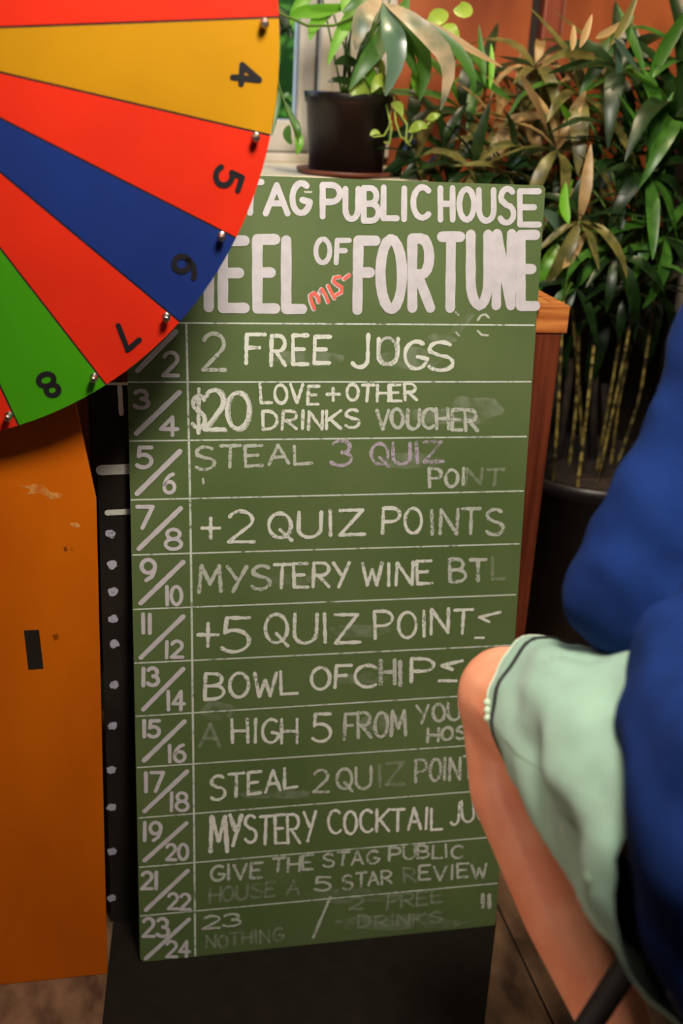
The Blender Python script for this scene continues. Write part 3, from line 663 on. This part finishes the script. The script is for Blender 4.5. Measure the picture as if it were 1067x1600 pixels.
# 1. lady palm in the black floor planter
PC = Vector((.93, .55, 0)); rim = on_y(885, 762, .40).z
palm = empty('potted_palm', PC, 'tall bushy lady palm with bare canes in a black floor planter', 'plant')
mb = MB(); mb.lathe([(.15, 0), (.152, .003), (.178, rim - .03), (.186, rim - .028), (.186, rim - .002), (.182, rim), (.170, rim - .002), (.166, rim - .03)], PC, 40); rel(mb.build('planter', m_pot, None, True), palm)
mb = MB(); mb.lathe([(.1, rim - .05), (.167, rim - .04), (.08, rim - .028), (.01, rim - .022)], PC, 24); rel(mb.build('soil', m_soil, None, True), palm)
canes = [((864, 762), (872, 640), (880, 470), .46), ((902, 762), (915, 660), (928, 540), .47), ((938, 690), (955, 610), (975, 480), .55), ((932, 760), (975, 560), (1000, 420), .50), ((885, 762), (900, 640), (905, 520), .60),
         ((955, 720), (968, 620), (985, 540), .6), ((912, 762), (905, 600), (890, 450), .62), ((960, 740), (1000, 620), (1030, 420), .6)]
crowns = []
for a, b, c, y in canes:
    A, B, C = [on_y(p[0], p[1], y) for p in (a, b, c)]; A.z = min(A.z, rim - .03)
    n = 9; pts = [A.lerp(B, i / n * 2) if i / n < .5 else B.lerp(C, i / n * 2 - 1) for i in range(n + 1)]
    mb = MB(); q = []; r = []
    for i in range(len(pts) - 1):
        for t, rr in ((0, .0046), (.1, .0034), (.9, .0034)): q.append(pts[i].lerp(pts[i + 1], t)); r.append(rr)
    q.append(pts[-1]); r.append(.003); mb.tube(q, r, 8); rel(mb.build('cane', m_cane, None, True), palm); crowns.append(C)
for a, b, y in (((850, 700), (875, 560), .62), ((870, 740), (893, 560), .66), ((925, 720), (930, 560), .66), ((950, 760), (945, 600), .68)):
    mb = MB(); mb.tube([on_y(*a, y), on_y(*b, y)], .008, 7); rel(mb.build('cane', m_fibre, None, True), palm)
FR = [  # crown px, depth y, leaflets, length, materials, facing
 ((905, 150), .62, 9, .17, (3, 4, 3, 1), (0, -.6, .6)), ((870, 235), .58, 8, .15, (3, 4, 0), (-.4, -.7, .3)), ((838, 110), .70, 7, .15, (3, 4), (-.2, -.5, .8)), ((965, 110), .60, 7, .16, (1, 0, 1), (0, -.6, .7)),
 ((1050, 190), .55, 10, .19, (0, 1, 0), (.3, -.6, .5)), ((965, 250), .55, 9, .15, (0, 1, 0), (.1, -.8, .3)), ((1010, 270), .52, 9, .15, (0, 1), (.2, -.8, .2)), ((905, 345), .50, 9, .13, (0, 4, 3), (-.2, -.8, .2)),
 ((960, 400), .48, 9, .13, (0, 0, 1), (0, -.8, .2)), ((1040, 370), .50, 9, .14, (0, 1), (.2, -.8, .3)), ((900, 450), .50, 8, .11, (0, 0, 1), (0, -.8, 0)), ((985, 455), .52, 8, .12, (0, 1, 0), (0, -.8, -.1)),
 ((870, 380), .56, 7, .11, (1, 3, 2), (-.3, -.8, .2)), ((1050, 230), .60, 9, .16, (0, 0, 1), (.2, -.7, .4)), ((930, 310), .66, 9, .16, (0,), (0, -.8, .2)), ((880, 300), .70, 9, .16, (0,), (0, -.8, .3)),
 ((1000, 350), .70, 9, .17, (0,), (0, -.8, .2)), ((940, 200), .70, 9, .16, (0, 3), (0, -.7, .4)), ((1010, 180), .72, 9, .17, (0, 1), (0, -.7, .4)), ((950, 490), .66, 8, .14, (0,), (0, -.8, .1)), ((1030, 450), .66, 8, .14, (0,), (0, -.8, .1)),
 ((900, 420), .72, 9, .15, (0,), (0, -.8, .1)), ((885, 140), .78, 8, .15, (0, 3), (0, -.6, .5)), ((1066, 110), .62, 7, .18, (0, 1), (.2, -.6, .6)), ((1005, 170), .68, 8, .17, (0, 1, 1), (0, -.6, .6)), ((860, 320), .62, 8, .13, (0, 3), (0, -.8, .2)), ((940, 120), .74, 8, .16, (3, 4, 0), (0, -.5, .7))]
for k, (p, y, n, L_, ms, fc) in enumerate(FR):
    c = on_y(*p, y); src = min(crowns, key=lambda q: (q - c).length); base = src
    frond(palm, base, c, n, L_, ms, 320, 18, fc)
for sp, wd, mi in ((((813, 117), (822, 135), (842, 170), (856, 212)), .016, 4), (((872, 160), (885, 180), (896, 200), (904, 216)), .017, 2), (((757, 132), (752, 90), (748, 38)), .014, 1), (((1008, 118), (992, 75), (978, 40), (964, 8)), .018, 1),
                   (((958, 58), (972, 78), (988, 98), (1001, 116)), .014, 5), (((962, 70), (966, 110), (966, 158)), .015, 5), (((888, 350), (880, 320), (884, 284)), .020, 2), (((846, 328), (866, 345), (885, 372), (897, 402)), .028, 5),
                   (((878, 420), (892, 400), (904, 378), (920, 362)), .022, 4), (((942, 358), (975, 372), (998, 400), (1012, 432)), .014, 3), (((1002, 292), (1030, 285), (1058, 305), (1075, 330)), .016, 1), (((1010, 140), (1030, 90), (1060, 40), (1080, 10)), .026, 1),
                   (((950, 75), (970, 45), (985, 15), (1000, -20)), .016, 3), (((850, 100), (880, 84), (915, 88), (945, 96)), .016, 3), (((905, 75), (915, 50), (925, 22)), .014, 4), (((893, 80), (895, 60), (896, 38)), .013, 4), (((930, 60), (950, 50), (985, 28)), .014, 4),
                   (((720, 100), (760, 130), (800, 158)), .016, 1), (((765, 140), (768, 100), (767, 68)), .012, 2)):
    yv = random.uniform(.44, .56); place_leaf(palm, [on_y(a, b, yv + .02 * k) for k, (a, b) in enumerate(sp)], wd, m_lf[mi], up=V_) if sp[0][0] > 800 else None
    if sp[0][0] <= 800: side_leaves.append((sp, wd, mi))
# 2. low bushy palm on the sill behind the sign
mid = empty('bushy_plant', (.70, .78, 1.0), 'low spreading plant with drooping brownish leaves between the sill pot and the palm', 'plant')
mb = MB(); mb.box((.575, .70, .93), (.84, WY - .04, 1.06)); rel(mb.build('trough', m_pot, bevel=.006), mid)
mb = MB(); mb.box((.59, .715, 1.055), (.825, WY - .055, 1.064)); rel(mb.build('soil', m_soil), mid)
for sx in (.585, .81):
    mb = MB(); mb.box((sx, .72, 0), (sx + .02, .74, .93)); mb.box((sx, WY - .06, 0), (sx + .02, WY - .04, .93)); rel(mb.build('trough_leg', m_metal), mid)
FR2 = [((720, 170), .74, 9, .15, (0, 3, 1), (-.1, -.7, .4)), ((770, 200), .70, 9, .15, (3, 4, 0), (.1, -.7, .3)), ((690, 235), .66, 8, .14, (0, 3, 0), (-.2, -.8, .1)), ((790, 270), .62, 9, .14, (0, 3, 0), (.1, -.8, .1)), ((650, 250), .64, 8, .12, (0, 0, 3), (-.3, -.8, 0)),
       ((740, 265), .62, 9, .13, (3, 0, 0), (0, -.8, 0)), ((815, 180), .74, 9, .15, (3, 4, 3), (.2, -.6, .5)), ((830, 240), .70, 9, .15, (0, 3), (.2, -.8, .2)), ((760, 120), .80, 8, .14, (0, 1), (0, -.5, .8)), ((700, 290), .66, 8, .12, (0,), (0, -.8, -.1)), ((840, 300), .62, 8, .13, (0, 0, 3), (.2, -.8, 0)), ((640, 210), .74, 7, .12, (0, 0), (-.2, -.7, .3)), ((790, 320), .66, 8, .14, (0,), (0, -.8, 0))]
for p, y, n, L_, ms, fc in FR2:
    c = on_y(*p, y); frond(mid, (min(max(c.x, .6), .81), .82, 1.06), c, n, L_, ms, 320, 14, fc)

for sp, wd, mi in side_leaves:
    place_leaf(mid, [on_y(a, b, .62 + .02 * k) for k, (a, b) in enumerate(sp)], wd, m_lf[mi], up=V_)
# 3. small black pot on the sill with bright leaves
PY3 = .70; pl = on_y(478, 150, PY3); pr = on_y(612, 150, PY3); pbz = 1.172
pc = Vector(((pl.x + pr.x) / 2, PY3, pbz)); prad = (pr.x - pl.x) / 2; phh = on_y(545, 146, PY3 - prad).z - pbz
pot = empty('potted_houseplant', pc, 'bright green leafy houseplant in a round black plastic pot on the window sill', 'plant')
mb = MB(); mb.lathe([(prad * .86, .004), (prad * .97, phh * .86), (prad * 1.0, phh * .87), (prad * 1.03, phh * .985), (prad * 1.02, phh), (prad * .97, phh), (prad * .93, phh * .9)], pc, 40); rel(mb.build('pot', m_pot, None, True), pot)
mb = MB(); mb.lathe([(prad * .7, phh * .86), (prad * .93, phh * .88), (prad * .5, phh * .92), (.005, phh * .94)], pc, 24); rel(mb.build('soil', m_soil, None, True), pot)
mb = MB(); mb.lathe([(prad * .9, 0), (prad * 1.12, .002), (prad * 1.16, .010), (prad * 1.12, .010), (prad * .9, .004)], pc, 40); rel(mb.build('saucer', m_saucer, None, True), pot)
def lp(*pts): return [on_y(*p[:2], p[2]) for p in pts]
V_ = Vector((0, -1, .35))
big = [  # spine (px,py,y), width, material
 (((590, -30, .70), (560, 10, .66), (528, 60, .62), (512, 102, .60)), .022, 2), (((520, 20, .70), (500, 30, .66), (488, 45, .64), (484, 64, .62)), .02, 2),
 (((548, -20, .68), (545, 15, .66), (560, 28, .66)), .028, 2), (((500, -20, .68), (470, 5, .66), (452, 28, .64)), .018, 2), (((550, 8, .70), (500, 18, .66), (465, 22, .64), (452, 40, .62)), .022, 2),
 (((596, 0, .62), (572, 20, .58), (560, 50, .57), (556, 78, .57)), .030, 7), (((598, 5, .60), (612, 50, .56), (618, 95, .55), (602, 150, .55)), .036, 5),
 (((600, 5, .60), (640, 30, .55), (690, 80, .54), (700, 120, .54), (688, 172, .54)), .030, 7), (((604, 10, .62), (660, 40, .58), (715, 80, .56), (738, 120, .55), (740, 150, .55)), .020, 1),
 (((606, 12, .62), (680, 45, .60), (740, 80, .58), (785, 105, .57)), .014, 4), (((608, 10, .64), (690, 55, .60), (750, 82, .60)), .012, 4), (((606, 12, .62), (650, 60, .60), (664, 110, .60), (655, 158, .60)), .026, 1),
 (((604, 20, .64), (598, 60, .62), (570, 100, .60), (545, 140, .60)), .030, 1), (((600, 30, .66), (590, 80, .64), (560, 110, .62), (548, 130, .62)), .022, 0),
 (((640, -10, .66), (625, 40, .64), (640, 90, .62), (650, 118, .62)), .024, 1), (((560, 140, .66), (545, 128, .64), (525, 125, .62), (512, 128, .62)), .012, 0), (((560, 100, .66), (540, 95, .64), (522, 100, .62)), .018, 0),
 (((600, 150, .68), (585, 130, .64), (575, 110, .62), (570, 90, .62)), .024, 2), (((590, 150, .66), (570, 135, .63), (555, 140, .62), (546, 150, .62)), .026, 6), (((610, 148, .66), (600, 130, .63), (590, 128, .62), (580, 145, .62)), .024, 6),
 (((600, 120, .66), (590, 100, .64), (575, 105, .62)), .02, 6), (((640, 140, .66), (660, 110, .64), (668, 80, .64)), .02, 1), (((655, 150, .66), (650, 120, .64), (660, 90, .64)), .02, 2),
 (((560, 0, .7), (520, -15, .66), (480, -8, .64)), .02, 2), (((610, 0, .66), (590, -15, .64), (560, 2, .62), (535, 20, .62)), .024, 1)]
mb_st = MB()
hubp = on_y(600, 5, .64)
for k, (sp, wd, mi) in enumerate(big):
    mm = m_lime if mi == 6 else m_pale if mi == 7 else m_lf[mi]
    P = lp(*sp); place_leaf(pot, P, wd * 1.15, mm, up=V_, fold=.12, nseg=8)
    s0 = Vector((pc.x + random.uniform(-.02, .02), PY3 + random.uniform(-.02, .02), pbz + phh * .9))
    mb = MB(); mb.tube([s0, s0.lerp(P[0], .5) + Vector((random.uniform(-.01, .01), .01, .01)), P[0]], [.0022, .0018, .0014], 6); rel(mb.build('stem', m_twig, None, True), pot)
mb = MB(); mb.tube([on_y(400, -10, .60), on_y(440, 22, .60), on_y(480, 40, .60), on_y(520, 40, .62), on_y(552, 28, .64)], .0024, 7); rel(mb.build('stem', m_twig, None, True), pot)
# lime trailing tendrils over the right of the pot
for st in (((615, 150, .66), (618, 190, .6), (626, 214, .59), (640, 222, .59), (645, 208, .59)), ((620, 170, .62), (636, 195, .59), (634, 222, .58), (642, 228, .58)), ((612, 190, .6), (600, 212, .59), (584, 214, .59), (578, 210, .59)), ((640, 200, .59), (665, 196, .58), (684, 184, .58)), ((600, 150, .66), (612, 200, .6), (608, 226, .59), (600, 222, .59))):
    mb = MB(); mb.tube(lp(*st), .0018, 6); rel(mb.build('tendril', m_lime, None, True), pot)
for sp, wd in ((((660, 190, .58), (650, 200, .58), (638, 206, .58)), .018), (((666, 186, .58), (678, 182, .57), (688, 178, .57)), .014), (((578, 210, .59), (586, 206, .59), (594, 210, .59)), .01), (((640, 205, .58), (655, 196, .57), (668, 200, .57)), .018), (((612, 160, .64), (622, 168, .62), (628, 182, .61)), .02), (((700, 20, .66), (680, 30, .64), (670, 44, .64)), .03), (((735, 8, .66), (722, 18, .64), (708, 16, .64)), .03), (((690, 40, .64), (705, 50, .62), (718, 58, .62)), .028), (((640, 15, .66), (625, 20, .64), (614, 15, .64)), .02)):
    place_leaf(pot, lp(*sp), wd, m_lime, up=V_)
# 4. hanging plant at the window's left
hp = on_y(436, 250, .60)
hang = empty('trailing_plant', (on_y(345, 200, .72).x, .74, 1.172), 'dark leafy trailing plant by the window glass, half hidden behind the prize wheel', 'plant')
c4 = hang.location
mb = MB(); mb.lathe([(.04, 0), (.05, .085), (.053, .087), (.053, .1), (.046, .1), (.042, .085)], c4, 28); rel(mb.build('pot', m_pot, None, True), hang)
mb = MB(); mb.lathe([(.03, .08), (.044, .084), (.01, .092)], c4, 16); rel(mb.build('soil', m_soil), hang)
mb = MB(); mb.tube([c4 + Vector((0, 0, .09)), on_y(425, 100, .68), on_y(438, 140, .64), on_y(455, 190, .62), on_y(466, 222, .61)], .0018, 6); rel(mb.build('stem', m_twig, None, True), hang)
mb = MB(); mb.tube([c4 + Vector((0, 0, .09)), on_y(415, 20, .68), on_y(428, 8, .66), on_y(444, 20, .64)], .0018, 6); rel(mb.build('stem', m_twig, None, True), hang)
for sp, wd, mi in ((((436, 140, .64), (430, 170, .63), (424, 214, .62)), .016, 1), (((446, 160, .64), (452, 178, .63), (462, 190, .62)), .014, 1), (((452, 195, .62), (448, 212, .62), (456, 226, .62)), .016, 1), (((462, 205, .62), (468, 222, .61), (464, 242, .61)), .017, 2),
                   (((456, 180, .62), (464, 200, .61), (468, 215, .61)), .014, 1), (((432, 10, .66), (444, 30, .65), (455, 60, .64)), .02, 0), (((436, 15, .66), (436, 50, .65), (448, 46, .64)), .014, 0), (((425, 120, .66), (420, 150, .65), (428, 190, .64)), .02, 0), (((440, 150, .64), (450, 150, .64), (456, 160, .63)), .012, 1), (((420, 60, .66), (405, 100, .65), (398, 140, .64)), .02, 1)):
    place_leaf(hang, lp(*sp), wd, m_lf[mi], up=V_)

# ------------------------------------------------------------------ person on a stool
def bake(mb, name, m, voxel, smooth=3, parent=None, disp=None):
    o = mb.build(name, m, None, True)
    r = o.modifiers.new('r', 'REMESH'); r.mode = 'VOXEL'; r.voxel_size = voxel; r.use_smooth_shade = True
    if smooth:
        s_ = o.modifiers.new('s', 'SMOOTH'); s_.iterations = smooth; s_.factor = .5
    dg = bpy.context.evaluated_depsgraph_get(); me = bpy.data.meshes.new_from_object(o.evaluated_get(dg)); me.name = name
    old = o.data; o.modifiers.clear(); o.data = me; bpy.data.meshes.remove(old)
    if not me.materials: me.materials.append(m)
    if disp:
        for v in me.vertices:
            v.co += v.normal * disp(v.co)
        me.update()
    me.polygons.foreach_set('use_smooth', [True] * len(me.polygons))
    if parent: rel(o, parent)
    return o
kneeL = W(792, 1093, 1.28); hipL = W(1122, 1262, .93); ankL = W(992, 1700, 1.22)
F = kneeL - hipL; F.z = 0; F.normalize(); RT = Vector((F.y, -F.x, 0)); UP = Vector((0, 0, 1))
hipR = hipL + RT * .19; kneeR = kneeL + RT * .34 + F * .02; ankR = ankL + RT * .30 + F * .02
pelvis = (hipL + hipR) / 2 + UP * .02
shL = W(1190, 520, 1.12); shR = shL + RT * .38
neck = (shL + shR) / 2 + UP * .05 + F * .02; chest = pelvis.lerp(neck, .62) - F * .03; head = neck + F * .10 + UP * .15
elL = W(1002, 925, 1.13); wrL = W(1185, 1010, 1.25)
elR = elL + RT * .56; wrR = wrL + RT * .12
person = empty('person', (pelvis.x, pelvis.y, 0), 'person in blue sweatshirt and mint green shorts seated on a black stool', 'person')
FD = (F * .5 - UP * .87).normalized()
b = MB()
b.capsule(hipL.lerp(hipR, .2), hipL.lerp(hipR, .8), .115, .115); b.capsule(pelvis, chest, .125, .13)
b.capsule(chest + RT * .08, chest - RT * .08, .105, .105); b.capsule(shL, shR, .055, .055); b.capsule(chest + UP * .1, neck, .09, .055); b.capsule(neck, head - UP * .03, .052, .05)
for hp_, kn, an, sd in ((hipL, kneeL, ankL, 1), (hipR, kneeR, ankR, -1)):
    b.capsule(hp_, hp_.lerp(kn, .5), .08, .070); b.capsule(hp_.lerp(kn, .5), kn, .070, .058)
    q = kn.lerp(an, .25) - RT * .018 + F * .02; b.capsule(kn, q, .054, .053); q2 = kn.lerp(an, .55) - RT * .012; b.capsule(q, q2, .054, .050); q3 = kn.lerp(an, .8); b.capsule(q2, q3, .050, .041); b.capsule(q3, an, .041, .034)
    b.ball(kn + F * .004 + UP * .004, .056)
    b.capsule(an, an + FD * .06, .035, .03); b.capsule(an + FD * .05 - RT * .0, an + FD * .16, .032, .024)
def hand(b, wr, d, nrm):
    d = d.normalized(); sd = d.cross(nrm).normalized(); nrm = sd.cross(d).normalized()
    b.capsule(wr, wr + d * .03, .024, .027)
    for k, off in enumerate((-.027, -.009, .009, .026)):
        base = wr + d * .085 + sd * off; b.capsule(wr + d * .02 + sd * off * .5, base, .016, .0125)
        L3 = (.036, .042, .039, .030)[k]; p = base; ang = .35
        for s_ in range(3):
            dd = (d * math.cos(ang) - nrm * math.sin(ang)).normalized(); e = p + dd * L3 * (1, .68, .55)[s_]; b.capsule(p, e, .0094 - s_ * .0006, .0088 - s_ * .0006); p = e; ang += .42
    p = wr + d * .03 - sd * .025; e = p - sd * .03 + d * .03 - nrm * .01; b.capsule(p, e, .014, .011); b.capsule(e, e + d * .032 - nrm * .012 - sd * .004, .011, .0095)
for sh, el, wr in ((shL, elL, wrL), (shR, elR, wrR)):
    b.capsule(sh, el, .05, .042); b.capsule(el, wr, .041, .027); hand(b, wr, wr - el + F * .05, UP)
# head with brow, nose, chin, ears and lips
hd_f = (F * .85 - UP * .5).normalized(); hr = RT; hu = hr.cross(hd_f).normalized()
def H(f_, r_, u_): return head + hd_f * f_ + hr * r_ + hu * u_
b.ball(H(0, 0, .03), .086); b.ball(H(.018, 0, -.02), .07); b.ball(H(.045, 0, -.075), .034); b.ball(H(.02, 0, -.05), .058); b.ball(H(-.02, 0, .035), .088)
b.capsule(H(.083, 0, .012), H(.102, 0, -.028), .010, .014); b.ball(H(.088, .012, -.03), .009); b.ball(H(.088, -.012, -.03), .009)
b.capsule(H(.073, -.03, .024), H(.073, .03, .024), .014, .014); b.capsule(H(.080, -.018, -.055), H(.080, .018, -.055), .008, .008); b.capsule(H(.078, -.014, -.065), H(.078, .014, -.065), .008, .008)
for s_ in (-1, 1): b.ball(H(-.005, s_ * .085, 0), (.015, .015, .03)); b.ball(H(.05, s_ * .04, -.02), .03)
body = bake(b, 'body', m_skin, .006, 4, person)
for s_ in (-1, 1):
    e = MB(); e.ball(H(.069, s_ * .031, .004), .0125); rel(e.build('eye', m_eye, None, True), person)
hb = MB(); hb.ball(H(-.015, 0, .045), .097); hb.ball(H(-.045, 0, .0), .082); hb.ball(H(-.05, 0, -.04), .055); hb.ball(H(.03, 0, .085), .05)
bake(hb, 'hair', m_hair, .008, 2, person, lambda c: .006 * noise.noise(c * 45))
for an in (ankL, ankR):
    s_ = MB(); s_.capsule(an + FD * .04 - F * .03, an + FD * .17, .042, .036); s_.capsule(an + FD * .05 - F * .045 - UP * .01, an + FD * .10, .036, .038); bake(s_, 'shoe', m_shoe, .008, 3, person)

# shorts: each leg a loose sleeve of cloth from hem to hip
def cloth_leg(hem, hip, r0, r1, drop, name, seed, tilt):
    ax = (hip - hem).normalized(); side = ax.cross(UP).normalized(); upv = side.cross(ax).normalized(); nr, ns = 40, 72; vs = []
    def pt(t, a, extra=0):
        c = hem.lerp(hip, t); r = r0 + (r1 - r0) * t ** .9
        ca, sa = math.cos(a), math.sin(a)
        low = max(0, -sa); rr = r * (1 + .0 * ca)
        fold = .0075 * math.sin(a * 5 + t * 9 + seed) * (.35 + t) + .006 * noise.noise(Vector((ca * 3, sa * 3, t * 7 + seed))) * (1 + t) + .004 * math.sin((t * 22 + a * 2.2)) * max(0, t - .35) * 2
        p = c + (side * ca + upv * sa) * (rr + fold + extra); p += -UP * low * drop * (t ** .8)
        p -= ax * tilt * (-sa) * (1 - t) * 1.0
        return p
    for i in range(nr + 1):
        for k in range(ns): vs.append(pt(i / nr, 2 * PI * k / ns))
    mb = MB(); fs = [(i * ns + k, i * ns + (k + 1) % ns, (i + 1) * ns + (k + 1) % ns, (i + 1) * ns + k) for i in range(nr) for k in range(ns)]
    mb.add(vs, fs); o = mb.build(name, m_shorts, None, True); rel(o, person)
    so = o.modifiers.new('solid', 'SOLIDIFY'); so.thickness = .0025; so.offset = -1
    return o, pt
hemL = W(872, 1124, 1.20); hemR = kneeR + (hemL - kneeL)
oL, ptL = cloth_leg(hemL, hipL + F * -.04 + UP * .0, .075, .118, .06, 'shorts', .4, -.05)
oR, ptR = cloth_leg(hemR, hipR + F * -.04, .075, .118, .06, 'shorts', 2.1, -.05)
sb = MB(); sb.capsule(hipL.lerp(hipR, .35) - F * .03, hipL.lerp(hipR, .9) - F * .03, .125, .125); bake(sb, 'shorts_seat', m_shorts, .01, 2, person)
def cloth_line(pt, ta, m, r, name, parent, extra=.0012, closed=False):
    mb = MB(); mb.tube([pt(t, a, extra) for t, a in ta], r, 7, not closed); rel(mb.build(name, m, None, True), parent); 
for pt, o in ((ptL, oL), (ptR, oR)):
    s_ = person
    for (ta, m, r, nm) in (([(.07, 2 * PI * i / 60) for i in range(61)], m_cord, .0040, 'hem_cord'), ([(.0, 2 * PI * i / 60) for i in range(61)], m_hemhi, .0026, 'hem_edge'), ([(.05 + .9 * i / 40, .12 - .25 * i / 40) for i in range(41)], m_seam, .0015, 'side_seam'), ([(.30 - .05 * i / 14, 1.5 - 1.4 * i / 14) for i in range(15)], m_hemhi, .0014, 'stitch_line'), ([(.52 + .10 * i / 14, -1.15 + 1.0 * i / 14) for i in range(15)], m_hemhi, .003, 'edge_highlight')):  # last line: lower panel edge, its highlight painted as a pale ridge
        cloth_line(pt, ta, m, r, nm, s_)
e0 = ptL(.07, PI + .2, .004)
mb = MB(); 
for k in range(3): mb.ball(ptL(.01, .30 - k * .09, .004), .0042, 8, 6)
tag(rel(mb.build('cord_toggle', m_hemhi, None, True), person), 'small pale toggle on the hem cord')

# sweatshirt
def folds(c):
    return .015 * noise.noise(Vector((c.x * 7, c.y * 7, c.z * 16 + c.x * 8))) + .004 * noise.noise(c * 24 + Vector((3, 1, 2)))
sw = MB()
sw.capsule(pelvis + UP * .0 - RT * .0 - F * .02, pelvis + UP * .0 + RT * .04 - F * .02, .155, .155); sw.capsule(pelvis - RT * .01, chest - RT * .03, .14, .13); sw.capsule(pelvis + RT * .05, chest + RT * .05, .15, .135)
sw.capsule(chest - RT * .07, chest + RT * .07, .13, .13); sw.capsule(shL.lerp(shR, .1), shL.lerp(shR, .9), .08, .08); sw.capsule(chest + UP * .08, neck, .12, .085)
for sh, el, wr in ((shL, elL, wrL), (shR, elR, wrR)):
    q = sh.lerp(el, .55); sw.capsule(sh, q, .083, .072); sw.capsule(q, el, .072, .078); sw.capsule(el, el.lerp(wr, .5), .078, .066); sw.capsule(el.lerp(wr, .5), el.lerp(wr, .84), .066, .046)
CH = [(W(1118, 1062, 1.0), .083), (W(1132, 1150, .92), .086), (W(1157, 1260, .82), .080), (W(1172, 1375, .81), .085), (W(1262, 1530, .82), .09)]
for (a_, r1_), (b_, r2_) in zip(CH, CH[1:]): sw.capsule(a_, b_, r1_, r2_)
# hood lying on the back
hc = neck - F * .06 - UP * .01
for i in range(9):
    a = -1.9 + 3.8 * i / 8; p0 = hc + RT * .085 * math.sin(a) - F * .06 * math.cos(a); sw.ball(p0, (.04, .04, .045))
sw.ball(hc - F * .05 - UP * .05, (.08, .06, .09))
bake(sw, 'sweatshirt', m_blue, .008, 5, person, folds)
for sh, el, wr in ((shL, elL, wrL), (shR, elR, wrR)):
    mb = MB(); mb.tube([el.lerp(wr, .82), el.lerp(wr, .9), el.lerp(wr, .985)], [.045, .040, .036], 20); rel(mb.build('cuff', m_navy, None, True), person)

# stool
SC = pelvis - UP * 0; sz = pelvis.z - .135
stool = empty('bar_stool', (SC.x, SC.y, 0), 'black stool with slanted metal legs under the seated person', 'stool')
c = Vector((SC.x + .0, SC.y, 0))
mb = MB(); mb.lathe([(.15, sz - .035), (.165, sz - .03), (.17, sz - .012), (.16, sz - .002), (.1, sz)], c, 36); rel(mb.build('seat', m_seat, None, True), stool)
legb = W(905, 1625, 1.10); legt = W(1000, 1478, 1.02)
dl = (legb - legt).normalized(); low = legt + dl * (legt.z / -dl.z) + UP * .003; hi = legt + dl * ((legt.z - (sz - .036)) / -dl.z)
print('stool', hi, low, c)
for k in range(4):
    a = k * PI / 2; Rm = Matrix.Rotation(a, 3, 'Z'); h2 = c + Rm @ (hi - c); l2 = c + Rm @ (low - c)
    mb = MB(); mb.tube([l2, h2], .0125, 12); rel(mb.build('leg', m_metal, None, True), stool)
mb = MB(); n = 24; ring = []
tt = (low.z - .2) / (low.z - hi.z) if hi.z != low.z else .3; rp = low.lerp(hi, (.19 - low.z) / (hi.z - low.z)); rr = (rp - c - UP * (rp.z)).length
mb.tube([c + UP * .19 + Vector((math.cos(2 * PI * i / n), math.sin(2 * PI * i / n), 0)) * rr for i in range(n + 1)], .009, 8); rel(mb.build('foot_ring', m_metal, None, True), stool)
mb = MB(); mb.lathe([(.05, sz - .06), (.12, sz - .055), (.12, sz - .036)], c, 24); rel(mb.build('seat_plate', m_metal), stool)
